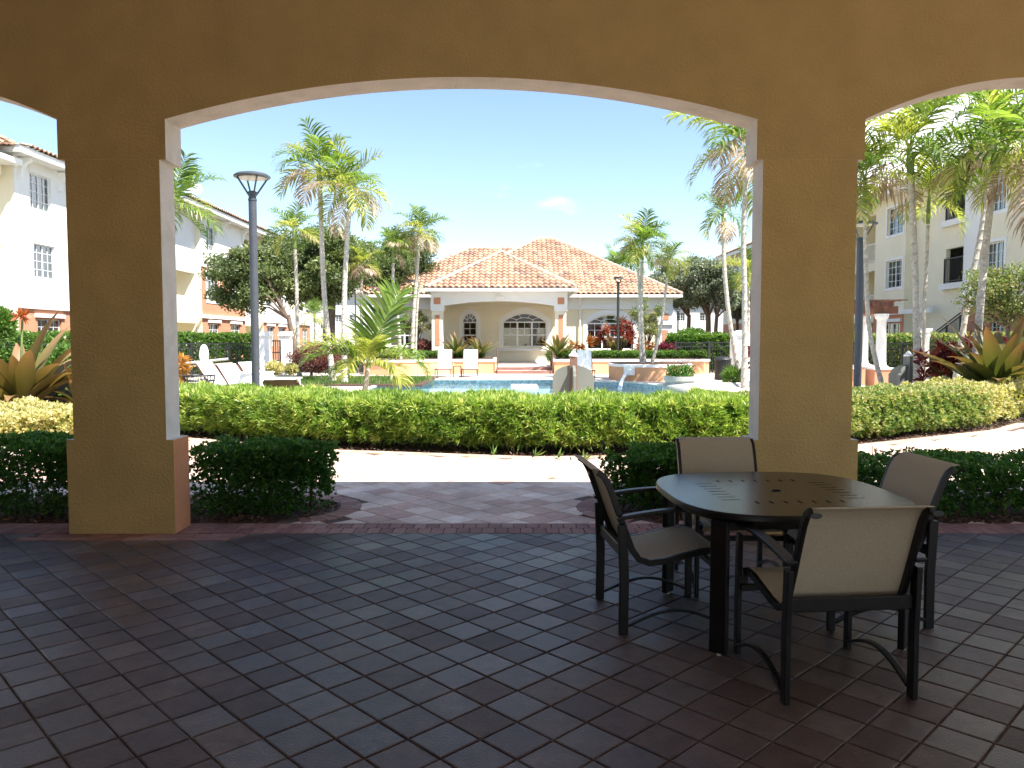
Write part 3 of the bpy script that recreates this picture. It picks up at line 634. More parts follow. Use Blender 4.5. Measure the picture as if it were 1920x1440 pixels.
# roof tiles: an S of clay, overlapping its neighbour below
def tile_geo():
    w, l = 0.30, 0.40; prof = [(0, .012), (.05, .058), (.11, .075), (.17, .058), (.22, .012), (.26, .0), (.305, .008)]
    vs = []; n = len(prof)
    for yy, lift in ((-0.03, .055), (l - .03, 0)):
        for x, z in prof: vs.append((x, yy, z + lift))
    for x, z in prof: vs.append((x, -0.028, z + .0))
    fs = [(i, i + 1, n + i + 1, n + i) for i in range(n - 1)] + [(2 * n + i, 2 * n + i + 1, i + 1, i) for i in range(n - 1)]
    return vs, fs
TV, TF = tile_geo()
def inside(poly, u, v):
    c = False
    for i in range(len(poly)):
        (x0, y0), (x1, y1) = poly[i], poly[i - 1]
        if (y0 > v) != (y1 > v) and u < (x1 - x0) * (v - y0) / (y1 - y0) + x0: c = not c
    return c
def tile_spots(O, U, Vv, poly):
    """places of all tiles on a slope: O eave corner, U along the eave, Vv up the slope, poly its outline in (u, v)"""
    O, U, Vv = Vector(O), Vector(U).normalized(), Vector(Vv).normalized(); N = U.cross(Vv); out = []
    mu = max(p[0] for p in poly); mv = max(p[1] for p in poly); lo = min(p[0] for p in poly)
    v = 0
    while v < mv:
        u = lo
        while u < mu:
            if inside(poly, u + .15, v + .16): out.append((O + U * u + Vv * v + N * 0.02, U, Vv, N))
            u += 0.30
        v += 0.37
    return out
def lay_tiles(root, spots, nparts, part='roof_tile'):
    spots.sort(key=lambda s: s[0].length)
    j = MB(); me = None
    for k, (p, U, V_, N) in enumerate(spots):
        if k < nparts:
            if me is None:
                me = bpy.data.meshes.new(part); me.from_pydata(TV, [], TF); me.materials.append(M['tile']); me.polygons.foreach_set('use_smooth', [True] * len(me.polygons))
                try: me.set_sharp_from_angle(angle=R(50))
                except Exception: pass
            o = link(part, me, root)
            mt = Matrix((U, V_, N)).transposed().to_4x4(); mt.translation = p - ORG[root] + N * rng.uniform(0, .008); o.matrix_basis = mt
        else:
            dz = rng.uniform(0, .008); j.add([p + U * x + V_ * y + N * (z + dz) for x, y, z in TV], TF, r=rng.random())
    if len(j.f): j.build('outlying_roof_tiles', M['tile_j'], root, smooth=True, kind='stuff')
def ridge(root, a, b, mat='ridge', r=0.12):
    a, b = Vector(a), Vector(b); n = max(2, int((b - a).length / .38)); m = MB()
    for i in range(n):
        p, q = a.lerp(b, i / n), a.lerp(b, (i + 1.08) / n); m.tube([p + Vector((0, 0, .05)), q + Vector((0, 0, .035))], [r, r * .82], 8)
    m.build('ridge_cap', M[mat], root, smooth=True)

# ---- clubhouse
def arched_window(root, u0, u1, z0, zsp, ztop, y, sashes, wall_top, mat_wall, fan=5, low=True, mid=None, name='window'):
    """window with a segmental head: glazed fan above a transom, sashes below, white moulded surround; the wall above is closed by the caller"""
    c, hw = (u0 + u1) / 2, (u1 - u0) / 2; rise = ztop - zsp; yy = y + .10; f = .055
    N_ = 28; xs = [c + hw * math.cos(math.pi - math.pi * i / N_) for i in range(N_ + 1)]
    if rise < hw * .95: xs = [u0 + (u1 - u0) * i / N_ for i in range(N_ + 1)]
    arc = lambda x, g=0.0: zsp + (rise + g) * math.sqrt(max(0, 1 - ((x - c) / (hw + g)) ** 2)) if rise > hw * .9 else zsp + (rise) * (1 - ((x - c) / hw) ** 2) + g
    m = MB()
    m.box(u0, u1, yy, yy + .05, z0, z0 + f); m.box(u0, u1, yy - .004, yy + .052, zsp - .05, zsp + .02)
    m.box(u0, u0 + f, yy + .001, yy + .049, z0 + f, zsp - .05); m.box(u1 - f, u1, yy + .001, yy + .049, z0 + f, zsp - .05)
    m.strip(xs, [max(zsp + .021, arc(x) - .06) for x in xs], [max(zsp + .022, arc(x)) for x in xs], yy + .001, yy + .05)
    w = (u1 - u0) / sashes; mid = mid or (z0 + (zsp - z0) * .47)
    for k in range(1, sashes): m.box(u0 + k * w - .05, u0 + k * w + .05, yy - .008, yy + .054, z0 + f, zsp - .052)
    for k in range(sashes):
        a, b = u0 + k * w + .04, u0 + (k + 1) * w - .04
        m.box(a, b, yy + .004, yy + .05, mid - .03, mid + .03)
        cc = (a + b) / 2; m.box(cc - .014, cc + .014, yy + .006, yy + .03, mid + .03, zsp - .05)
        zz = (mid + zsp) / 2; m.box(a, b, yy + .007, yy + .029, zz - .014, zz + .014)
    # fan bars
    ri = .42
    for i in range(1, fan):
        an = math.pi * i / fan; dx, dz = math.cos(an) * hw, math.sin(an) * rise
        m.bar((c + dx * ri, yy + .02, zsp + dz * ri * 1.0), (c + dx * .97, yy + .02, zsp + dz * .97 * (1 if rise > hw * .9 else 1.0)), .028, .03, side=(0, 1, 0))
    if rise > hw * .5 or True:
        pr = [(c + math.cos(math.pi * i / 14) * hw * ri, yy + .018, zsp + math.sin(math.pi * i / 14) * rise * ri * 1.15) for i in range(15)]
        for p, q in zip(pr, pr[1:]): m.bar(p, q, .028, .026, side=(0, 1, 0))
    win = m.build(name, M['frame'], root)
    MB().strip(xs, [zsp + .01] * len(xs), [max(zsp + .011, arc(x) - .02) for x in xs], yy + .034, yy + .040).build('pane', M['glass_dark'], win)
    for k in range(sashes):
        a, b = u0 + k * w + .03, u0 + (k + 1) * w - .03; cc = (a + b) / 2; zz = (mid + zsp) / 2
        glaze(win, a, b, z0 + .03, mid, yy + .034, 'glass_dark')
        for p0, p1 in ((a, cc), (cc, b)):
            for q0, q1 in ((mid, zz), (zz, zsp)): glaze(win, p0 + .004, p1 - .004, q0 + .004, q1 - .004, yy + .034, 'glass_dark')
    # surround: straight jambs, arched head, sill
    g = .24; s = MB()
    s.box(u0 - g, u0, y - .05, y + .1, z0 - .1, zsp); s.box(u1, u1 + g, y - .05, y + .1, z0 - .1, zsp)
    xo = [c + (hw + g) * (2 * i / N_ - 1) for i in range(N_ + 1)]
    def inner(x): return arc(x) if abs(x - c) < hw - 1e-6 else zsp
    def outer(x):
        if rise > hw * .9: return zsp + (rise + g) * math.sqrt(max(0, 1 - ((x - c) / (hw + g)) ** 2))
        return zsp + .02 + (rise + g * .9) * (1 - ((x - c) / (hw + g)) ** 2) * 1.0 + .10
    s.strip(xo, [inner(x) for x in xo], [max(inner(x) + .02, outer(x)) for x in xo], y - .05, y + .1)
    s.build('surround', M['trim'], win)
    MB().box(u0 - g - .08, u1 + g + .08, y - .14, y + .05, z0 - .24, z0 - .102).build('sill', M['trim'], win)
    MB().box(u0 - .3, u1 + .3, y - .11, y + .02, ztop + g + .08, ztop + g + .16).build('drip_moulding', M['cream'] if not low else M['cream'], win)
    return xs, arc
def clubhouse():
    t = thing('clubhouse', 'single storey cream clubhouse with clay tile roof and arched portico', 'clubhouse', (0, 45.5, 0))
    YW = 45.5; YP = 40.0; EV = 4.12; S = 0.57; X0, X1 = -8.45 + .45, 9.75 - .45
    PXL, PXR = -3.93, 2.9
    specs = []   # openings (u0,u1,z0,zspring,ztop,sashes,fan)
    def mk(px0, px1, pyb, pys, pyt, n, fan):
        a, b_ = at(px0, pyb, YW), at(px1, pyt, YW); return (a.x, b_.x, a.z, at(px0, pys, YW).z, b_.z, n, fan)
    specs.append(mk(943, 1024.5, 650, 603.5, 587, 3, 5)); specs.append(mk(868.5, 893.5, 650, 604, 587, 1, 6))
    specs.append(mk(731, 785, 649, 606, 594, 2, 5)); specs.append(mk(1101, 1187, 655, 606, 590, 3, 5))
    m = MB(); holes = [(s[0], s[1], s[2], s[4] + .0) for s in specs]
    wall_holes(m, X0, X1, 0.0, EV - .02, YW, holes, .25)
    for s in specs:                                             # close the wall over each arched head
        c, hw, rise = (s[0] + s[1]) / 2, (s[1] - s[0]) / 2, s[4] - s[3]; xs = [s[0] + (s[1] - s[0]) * i / 24 for i in range(25)]
        z = [s[3] + (rise * math.sqrt(max(0, 1 - ((x - c) / hw) ** 2)) if rise > hw * .9 else rise * (1 - ((x - c) / hw) ** 2)) for x in xs]
        m.strip(xs, z, [s[4] + .001] * 25, YW + .001, YW + .20)
    m.box(X0, X0 + .2, YW + .26, YW + 11, 0, EV - .02); m.box(X1 - .2, X1, YW + .26, YW + 11, 0, EV - .02); m.box(X0, X1, YW + 11, YW + 11.2, 0, EV - .02)
    m.build('wall', M['cream'], t)
    MB().box(X0 + .21, X1 - .21, YW + 5.5, YW + 5.6, .0, EV - .1).build('room_partition', M['inside'], t)
    MB().box(X0 + .21, X1 - .21, YW + .3, YW + 10.9, -.02, 0.3).build('room_floor', M['inside'], t)
    for i, s in enumerate(specs): arched_window(t, s[0], s[1], s[2], s[3], s[4], YW, s[5], EV, None, s[6], low=True)
    # cornice band under the eave, either side of the portico, and gutters
    m = MB(); m.box(X0 - .04, PXL + .05, YW - .08, YW - .002, EV - .75, EV - .06); m.box(PXR - .05, X1 + .04, YW - .08, YW - .002, EV - .75, EV - .06)
    m.box(X0 - .07, PXL + .05, YW - .13, YW - .003, EV - .80, EV - .70); m.box(PXR - .05, X1 + .07, YW - .13, YW - .003, EV - .80, EV - .70)
    m.build('cornice', M['trim'], t)
    m = MB(); m.box(-8.45, PXL + .2, 44.82, 44.96, EV - .14, EV + .02); m.box(PXR + .2, 9.78, 44.82, 44.96, EV - .14, EV + .02)
    m.box(9.66, 9.80, 44.97, 56.9, EV - .14, EV + .02); m.box(-8.5, -8.36, 44.97, 56.9, EV - .14, EV + .02)
    m.box(-4.45, 3.30, 39.42, 39.56, EV - .13, EV + .03); m.box(-4.47, -4.33, 39.57, 44.8, EV - .13, EV + .03); m.box(3.17, 3.31, 39.57, 44.8, EV - .13, EV + .03)
    m.tube([(4.25 - .3, YW - .12, EV - .7), (3.95, YW - .12, .3)], .05, 8); m.tube([(3.95, 44.9, EV - .1), (3.95, YW - .12, EV - .7)], .05, 8); m.build('gutter', M['trim'], t)
    m = MB(); m.box(-8.40, PXL, 44.97, YW - .15, EV - .10, EV - .04); m.box(PXR, 9.65, 44.97, YW - .15, EV - .10, EV - .04)
    m.box(-4.32, 3.16, 39.58, YW - .14, EV - .06, EV - .02); m.build('soffit', M['trim'], t)
    # corner pilaster on the right
    pl = MB().box(8.50, 9.32, YW - .14, YW - .134 + .1, 0, EV - 1.05).build('pilaster', M['trim'], t)
    MB().box(8.42, 9.40, YW - .24, YW - .01, EV - 1.70, EV - .82).build('capital', M['trim'], pl)
    MB().box(8.72, 9.08, YW - .262, YW - .24, EV - 1.42, EV - 1.06).build('inset', M['orange'], pl)
    MB().box(8.74, 9.06, YW - .155, YW - .141, 1.0, EV - 2.0).build('inset', M['orange'], pl)
    # portico
    zi = at(820, 583, YP).z; zsp = at(832, 573, YP).z; zc = at(935, 564.5, YP).z
    xl0, xl1 = at(807.5, 560, YP).x, at(832, 560, YP).x; xr0, xr1 = at(1039.5, 560, YP).x, at(1064, 560, YP).x
    m = MB(); n = 40; xs = [xl1 + (xr0 - xl1) * i / n for i in range(n + 1)]; c, hw = (xl1 + xr0) / 2, (xr0 - xl1) / 2
    m.strip(xs, [zsp + (zc - zsp) * (1 - ((x - c) / hw) ** 2) for x in xs], [EV - .12] * (n + 1), YP, YP + .35)
    m.build('portico_arch', M['trim'], t)
    for a, b_ in ((xl0, xl1), (xr0, xr1)):
        cb = MB().box(a, b_, YP - .04, YP + .70, zi, EV - .13).build('portico_capital', M['trim'], t)
        cx = (a + b_) / 2; q = .17
        MB().box(cx - q, cx + q, YP - .062, YP - .041, (zi + EV) / 2 - .21, (zi + EV) / 2 + .13).build('inset', M['orange'], cb)
        sh = MB().box(a + .05, b_ - .06, YP, YP + .62, 0.55, zi).build('portico_column', M['cream'], t)
        MB().box(a + .22, b_ - .22, YP - .02, YP - .001, 1.25, zi - .2).build('inset', M['orange'], sh)
        MB().box(a + .02, b_ - .03, YP - .04, YP + .66, 0.28, 0.90).build('plinth', M['orange'], sh)
    m = MB(); m.box(xl0 + .02, xl0 + .3, YP + .71, YW - .15, zsp - .1, EV - .14); m.box(xr1 - .3, xr1 - .02, YP + .71, YW - .15, zsp - .1, EV - .14); m.build('portico_beam', M['trim'], t)
    m = MB(); m.box(c - .09, c + .09, YP - .10, YP, EV - .40, EV - .24)
    for s_ in (-.18, 0, .18): m.tube([(c + s_ * .6, YP - .1, EV - .33), (c + s_, YP - .24, EV - .44)], .05, 8)
    m.build('flood_lamp', M['trim'], t)
    # roof: deck sheets a little under the tiles, then the tiles
    r = 7.08; xa, xb = -5.3, 9.75; YE = 44.9
    roof = MB()
    def hz(d): return EV + .03 + S * d
    LX = -8.45; r2 = 5.64
    A = (xa, YE, hz(0)); B = (xb, YE, hz(0)); RL = (1.78, YE + r, hz(r)); RR = (2.67, YE + r, hz(r)); YBk = YE + 2 * r
    roof.add([A, B, RR, RL], [(0, 1, 2, 3)]); roof.add([B, (xb, YBk, hz(0)), RR], [(0, 1, 2)]); roof.add([(xb, YBk, hz(0)), (xa, YBk, hz(0)), RL, RR], [(0, 1, 2, 3)]); roof.add([(xa, YBk, hz(0)), A, RL], [(0, 1, 2)])
    L0 = (LX, YE, hz(0)); L1 = (LX, YE + 2 * r2, hz(0)); LR = (LX + r2, YE + r2, hz(r2)); LE = (1.0, YE + r2, hz(r2)); 
    roof.add([L0, (1, YE, hz(0)), LE, LR], [(0, 1, 2, 3)]); roof.add([L1, L0, LR], [(0, 1, 2)]); roof.add([(1, YE + 2 * r2, hz(0)), L1, LR, LE], [(0, 1, 2, 3)])
    PE0, PE1, PY = -4.41, 3.27, 39.5; hp = (PE1 - PE0) / 2; PA = ((PE0 + PE1) / 2, PY + hp, hz(hp)); PB = ((PE0 + PE1) / 2, YE + hp, hz(hp))
    roof.add([(PE0, PY, hz(0)), (PE1, PY, hz(0)), PA], [(0, 1, 2)]); roof.add([(PE1, PY, hz(0)), (PE1, YE, hz(0)), PB, PA], [(0, 1, 2, 3)]); roof.add([(PE0, YE, hz(0)), (PE0, PY, hz(0)), PA, PB], [(0, 1, 2, 3)])
    roof.build('roof', M['ridge'], t)
    k = math.sqrt(1 + S * S); up = Vector((0, 1, S)); sp = []
    tri = [(0, 0), (2 * hp, 0), (hp, hp * k)]
    sp += tile_spots((PE0, PY, hz(0)), (1, 0, 0), up, tri)
    side = tile_spots((PE1, PY, hz(0)), (0, 1, 0), Vector((-1, 0, S)), [(0, 0), (YE - PY, 0), (YE - PY + hp, hp * k), (hp, hp * k)]) + tile_spots((PE0, YE, hz(0)), (0, -1, 0), Vector((1, 0, S)), [(0, 0), (YE - PY, 0), (YE - PY - hp, hp * k), (-hp, hp * k)])
    main = tile_spots((xa, YE, hz(0)), (1, 0, 0), up, [(0, 0), (xb - xa, 0), (RR[0] - xa, r * k), (RL[0] - xa, r * k)])
    main = [q for q in main if not (PE0 < q[0].x < PE1 and q[0].y - YE < hp - abs(q[0].x - PA[0]) - .2)]
    wing = [q for q in tile_spots((LX, YE, hz(0)), (1, 0, 0), up, [(0, 0), (9, 0), (9, r2 * k), (r2, r2 * k)]) if (q[0].y - YE) > (q[0].x - xa) + .1 or q[0].x < xa]
    wing = [q for q in wing if not (PE0 < q[0].x < PE1 and q[0].y - YE < hp - abs(q[0].x - PA[0]) - .2)]
    rt = [q for q in tile_spots((xb, YE, hz(0)), (0, 1, 0), Vector((-1, 0, S)), [(0, 0), (2 * r, 0), (r, r * k)])]
    for q in sp + main + wing: q  # faces the pool
    spots = sp + main + wing
    spots.sort(key=lambda q: q[0].length)
    lay_tiles(t, spots + [], 290)
    j = MB()
    for p, U, V_, N in side + rt: j.add([p + U * x + V_ * y + N * z for x, y, z in TV], TF, r=rng.random())
    j.build('outlying_roof_tiles', M['tile_j'], t, smooth=True, kind='stuff')
    for a, b_ in (((PE0, PY, hz(0)), PA), ((PE1, PY, hz(0)), PA), (PA, PB), (A, RL), (B, RR), (RL, RR), (L0, LR), (LR, (-.9, YE + r2, hz(r2)))): ridge(t, a, b_)
clubhouse()

# porch floor, steps
stp = tag(MB().box(-1.05, 1.86, 36.4, 45.45, -.05, .285).build('porch_floor', M['deck']), kind='structure')
st = thing('porch_steps', 'shallow brick edged steps leading up to the clubhouse porch', 'steps', (0.4, 35.6, 0))
x0, x1 = gr(930, 701).x + .05, gr(1036, 701).x
for k, (ya, yb) in enumerate(((35.4, 36.0), (36.0, 36.39))):
    MB().box(x0, x1, ya, yb, 0, .14 * (k + 1)).build('step', M['deck'], st)
    MB().box(x0, x1, ya - .02, ya + .1, .14 * k + .015, .14 * (k + 1) + .004).build('step_edge', M['brick'], st)
for px, lab in ((932, 'thin dark handrail on the left edge of the porch steps'), (1036, 'thin dark handrail on the right edge of the porch steps')):
    a = gr(px, 701); h = thing('handrail', lab, 'handrail', (a.x, 35.3, 0), group='handrails of the porch steps')
    MB().tube([(a.x, 35.3, 0), (a.x, 35.3, .95), (a.x, 35.8, 1.02), (a.x, 36.6, 1.2), (a.x, 36.6, .28)], .024, 8).build('rail', M['bronze'], h)

# ---- apartment blocks
def bracket(root, u, y, z):
    m = MB(); pr = [(0, 0), (-.5, 0), (-.5, -.12), (-.32, -.2), (-.16, -.45), (-.1, -.8), (0, -.8)]
    n = len(pr); vs = [(u + s, y + a, z + b) for s in (-.1, .1) for a, b in pr]
    m.add(vs, [tuple(range(n)), tuple(reversed(range(n, 2 * n)))] + [(i, i + n, (i + 1) % n + n, (i + 1) % n) for i in range(n)]); m.build('bracket', M['trim'], root)
def storey(k): return (0.0, 2.95, 5.80, 8.85)[k]
def apartment(name, label, loc, rz, segs, length, depth=12, shade=0, roofz=8.95, gable_balcony=False, group=None, eave=0.75):
    """three storey block; its long face runs along local +x and looks to local -y.
    segs: (u0, u1, offset, [floor specs]); a floor spec is (colour, kind, data)"""
    t = thing(name, label, 'apartment block', loc, rz, group, local=True)
    for (u0, u1, off, floors) in segs:
        m = {'cream': MB(), 'white': MB(), 'orange': MB()}
        for k, (colr, kind, data) in enumerate(floors):
            z0, z1 = storey(k), storey(k + 1); mb = m[colr]
            if kind == 'wall':
                holes = [(a, b_, z0 + h0, z0 + h1) for (a, b_, h0, h1, *_x) in data]
                wall_holes(mb, u0, u1, z0, z1, off, holes, .2)
                for (a, b_, h0, h1, *ex) in data:
                    o = ex[0] if ex else {}
                    if o.get('nowin'):
                        railing(t, (a, off - .05, 0), (b_, off - .05, 0), z0 + h0, 1.12, 'lamp_black', name='balcony_railing'); MB().box(a - .1, b_ + .1, off - .25, off + .0, z0 + h0 - .28, z0 + h0 - .01).build('landing_slab', M['white'], t)
                        MB().box(a, b_, off + 1.4, off + 1.5, z0 + h0, z0 + h1).build('recess_wall', M['cream'], t); continue
                    window(t, a, b_, z0 + h0, z0 + h1, off, surround=o.get('sur', 0.0), hood=o.get('hood', False), blind=o.get('blind', (1,)), sashes=2, mun=o.get('mun', (2, 4)))
            else:                                               # balcony recess
                rd = 1.9; top = z1 - .45
                mb.box(u0, u1, off + .0, off + .2, top, z1)
                cm = m['cream']
                cm.box(u0, u1, off + rd, off + rd + .1, z0, z1 - .01)
                cm.box(u0 - .0, u0 + .02, off + .2, off + rd, z0, z1 - .01); cm.box(u1 - .02, u1, off + .2, off + rd, z0, z1 - .01)
                cm.box(u0 + .001, u0 + .02, off + .004, off + .199, z0 + .021, top - .002); cm.box(u1 - .02, u1 - .001, off + .004, off + .199, z0 + .021, top - .002)
                cm.box(u0 + .02, u1 - .02, off + .2, off + rd, z1 - .1, z1 - .01)
                mb.box(u0, u1, off + .001, off + rd, z0 - .12, z0 + .02)
                if kind == 'parapet': mb.box(u0, u1, off + .002, off + .18, z0 + .02, z0 + 1.05)
                elif kind == 'rail': railing(t, (u0 + .03, off + .06, 0), (u1 - .03, off + .06, 0), z0, 1.05, data or 'trim', name='balcony_railing')
                pass
        for c_, mb in m.items():
            if mb.f: mb.build('wall', M[c_], t)
        for uu in (u0, u1): pass
    offs = [s[2] for s in segs]
    # body behind, closing sides and back
    b_ = MB(); b_.box(0, .15, 2.2, depth, 0, roofz - .1); b_.box(length - .15, length, 2.2, depth, 0, roofz - .1); b_.box(0, length, depth, depth + .2, 0, roofz - .1)
    b_.box(0.15, length - .15, 2.3, depth, 8.75, 8.84); b_.box(.15, length - .15, 4.5, 4.6, 0, 8.7)
    u_prev = None
    for s, q in zip(segs, segs[1:]):
        if abs(s[2] - q[2]) > .01: b_.box(s[1] - .01, s[1] + .01, min(s[2], q[2]) + .01, max(s[2], q[2]), 0.0, 8.84)
    b_.box(0, .012, segs[0][2] + .01, 2.2, 0, 8.84); b_.box(length - .012, length, segs[-1][2] + .01, 2.2, 0, 8.84)
    b_.build('side_wall', M['cream'], t)
    # eave, fascia and hipped roof
    mo = min(offs); e = eave; z = roofz
    MB().box(-e, length + e, mo - e, mo - e + .12, z - .15, z + .12).build('fascia', M['trim'], t)
    m2 = MB(); m2.box(-e, -e + .12, mo - e + .121, depth + e, z - .15, z + .12); m2.box(length + e - .12, length + e, mo - e + .121, depth + e, z - .15, z + .12); m2.build('fascia', M['trim'], t)
    MB().box(-e + .12, length + e - .12, mo - e + .121, depth + e, z - .10, z - .02).build('soffit', M['trim'], t)
    D = depth + 2 * e - mo; r = D / 2; s_ = .36; k = math.sqrt(1 + s_ * s_)
    y0 = mo - e - .05; p = [(-e - .05, y0, z + .12), (length + e + .05, y0, z + .12), (length + e + .05, y0 + 2 * r, z + .12), (-e - .05, y0 + 2 * r, z + .12), (-e + r, y0 + r, z + .12 + s_ * r), (length + e - r, y0 + r, z + .12 + s_ * r)]
    MB().add(p, [(0, 1, 5, 4), (1, 2, 5), (2, 3, 4, 5), (3, 0, 4)]) if False else None
    rf = MB(); rf.add(p, [(0, 1, 5, 4), (1, 2, 5), (2, 3, 4, 5), (3, 0, 4)]); rf.build('roof', M['ridge'], t)
    tl_ = MB(); Lr = length + 2 * e + .1
    for spots in (tile_spots(p[0], (1, 0, 0), (0, 1, s_), [(0, 0), (Lr, 0), (Lr - r, min(r, 2.2) * k), (r, min(r, 2.2) * k)]),
                  tile_spots(p[3], (0, -1, 0), (1, 0, s_), [(0, 0), (2 * r, 0), (r, r * k)]), tile_spots(p[1], (0, 1, 0), (-1, 0, s_), [(0, 0), (2 * r, 0), (r, r * k)])):
        for q, U, V_, N in spots: tl_.add([q + U * x + V_ * y + N * z_ for x, y, z_ in TV], TF, r=rng.random())
    tl_.build('roof_tiles', M['tile_j'], t, smooth=True, kind='stuff')
    return t

# left row, south block: its near corner shows beside the left column
W = lambda px, X: X * F / (px - 960)                     # depth at which photo column px meets the plane x = X
XA = -19.7
def ly(px): return W(px, XA) - 31.2
sur = {'sur': .12, 'hood': False, 'blind': (1,)}
ta = apartment('apartment_building', 'white three storey block nearest the left edge with a terracotta ground floor', (XA, 31.2, 0), R(90), [
    (0, 1.0, 0, [('orange', 'wall', []), ('white', 'wall', []), ('white', 'wall', [])]),
    (1.0, 5.5, 0, [('orange', 'wall', [(ly(73), ly(118), 1.10, 2.42, {'hood': True, 'blind': (1,)})]), ('white', 'wall', [(ly(70), ly(110), 1.18, 2.58, {'blind': (1,), 'mun': (2, 4)})]), ('white', 'wall', [(ly(66), ly(106), 1.15, 2.60, {'blind': ()})])]),
    (5.5, 8.5, 0, [('cream', 'open', None), ('white', 'parapet', None), ('white', 'parapet', None)])], 8.5)
MB().box(-.03, 8.5, -.10, -.002, 2.82, 3.05).build('string_course', M['trim'], ta)
for u in (.35, 3.1, 5.0): bracket(ta, u, -.002, 8.78)
# its end wall towards the camera, with a stack of balconies
te = thing('balcony_wing', 'cream balcony wing with white railings on the leftmost block', 'balcony', (XA - .02, 31.0, 0))
m = MB(); x0, x1 = -26, XA - .35
for z0 in (2.95, 5.80): m.box(x0, x1, 29.2, 31.0, z0 - .14, z0)
m.build('balcony_slab', M['white'], te)
m = MB(); m.box(x0, x1, 29.2, 31.0, 8.0, 8.39); m.box(x1 - .3, x1, 29.2, 29.5, 5.8, 8.0); m.box(x1 - .3, x1, 29.2, 29.5, 0, 2.81); m.box(x0, x1, 29.2, 29.35, 5.8, 6.75); m.build('wall', M['cream'], te)
m = MB(); m.box(x0 - .3, XA + .45, 28.6, 31.1, 8.40, 8.60); m.build('eave', M['trim'], te)
railing(te, (x0, 29.3, 0), (x1 - .1, 29.3, 0), 2.95, 1.02, 'trim', name='balcony_railing')
m = MB()
for q, U, V_, N in tile_spots((x0 - .3, 28.55, 8.61), (1, 0, 0), (0, 1, .2), [(0, 0), (7.2, 0), (7.2, 3), (0, 3)]): m.add([q + U * x + V_ * y + N * z_ for x, y, z_ in TV], TF, r=rng.random())
m.build('roof_tiles', M['tile_j'], te, smooth=True, kind='stuff')
m = MB(); m.add([(x0 - .3, 28.6, 8.61), (XA + .45, 28.6, 8.61), (XA + .45, 31.4, 9.17), (x0 - .3, 31.4, 9.17)], [(0, 1, 2, 3)]); m.build('roof', M['ridge'], te)

XB = -18.2; YB0 = 40.9
def lb(px): return W(px, XB) - YB0
big = lambda a, b_, h0=1.1, h1=2.5, **k: (a, b_, h0, h1, dict({'blind': (1,)}, **k))
tb = apartment('apartment_building', 'white and terracotta three storey block behind the tall grey lamp post', (XB, YB0, 0), R(90), [
    (0, lb(370), 0, [('cream', 'open', None), ('white', 'parapet', None), ('white', 'wall', [])]),
    (lb(370), lb(452), -.35, [('orange', 'wall', [big(lb(382), lb(402), hood=True), big(lb(424), lb(442), hood=True)]), ('orange', 'wall', [big(lb(380), lb(403), .9, 2.5, sur=.15), big(lb(428), lb(446), .9, 2.5, sur=.15)]), ('white', 'wall', [big(lb(380), lb(397), 1.0, 2.4)])]),
    (lb(452), lb(487), 0, [('cream', 'open', None), ('white', 'parapet', None), ('white', 'parapet', None)]),
    (lb(487), lb(535), -.35, [('orange', 'wall', [big(lb(493), lb(506), hood=True), big(lb(515), lb(528), hood=True)]), ('white', 'wall', [big(lb(493), lb(506)), big(lb(515), lb(528))]), ('white', 'wall', [big(lb(493), lb(506))])]),
    (lb(535), lb(555), 0, [('cream', 'open', None), ('white', 'rail', 'trim'), ('white', 'rail', 'trim')]),
    (lb(555), lb(575), -.35, [('orange', 'wall', [big(lb(560), lb(570))]), ('white', 'wall', []), ('white', 'wall', [])])], lb(575))
MB().box(0, lb(575), -.47, -.352, 2.80, 3.0).build('string_course', M['trim'], tb)
for px in (374, 410, 448, 490, 532): bracket(tb, lb(px), -.352, 8.80)

# right row, in its own shade
XD = 20.0; YD = 47.5
def rd(px): return YD - W(px, XD)
td = apartment('apartment_building', 'shaded cream three storey block with outside stair behind the right hand palms', (XD, YD, 0), R(-90), [
    (0, rd(1653), .0, [('cream', 'open', None), ('cream', 'rail', 'trim'), ('cream', 'rail', 'trim')]),
    (rd(1653), rd(1711), -.5, [('orange', 'wall', [big(rd(1672), rd(1704), 1.0, 2.4, hood=True)]), ('cream', 'wall', [big(rd(1675), rd(1705), 1.25, 2.65, sur=.12)]), ('cream', 'wall', [big(rd(1675), rd(1705), 1.1, 2.5, sur=.12)])]),
    (rd(1711), rd(1767), .0, [('cream', 'wall', []), ('cream', 'wall', []), ('cream', 'wall', [])]),
    (rd(1767), rd(1817), .0, [('cream', 'wall', []), ('cream', 'wall', [(rd(1767) + .02, rd(1817) - .02, 1.17, 2.75, {'nowin': 1})]), ('cream', 'wall', [(rd(1767) + .02, rd(1817) - .02, 1.17, 2.75, {'nowin': 1})])]),
    (rd(1817), rd(1848), -.4, [('orange', 'wall', []), ('white', 'wall', []), ('white', 'wall', [])]),
    (rd(1848), rd(1990), -.2, [('orange', 'wall', [big(rd(1862), rd(1895), 1.0, 2.4)]), ('cream', 'wall', [big(rd(1850), rd(1885), 1.0, 2.6, sur=.15, blind=())]), ('cream', 'wall', [big(rd(1850), rd(1885), 1.0, 2.5, sur=.15, blind=())])])], rd(1990))
MB().box(rd(1653), rd(1765), -.62, -.502, 2.82, 3.05).build('string_course', M['trim'], td)
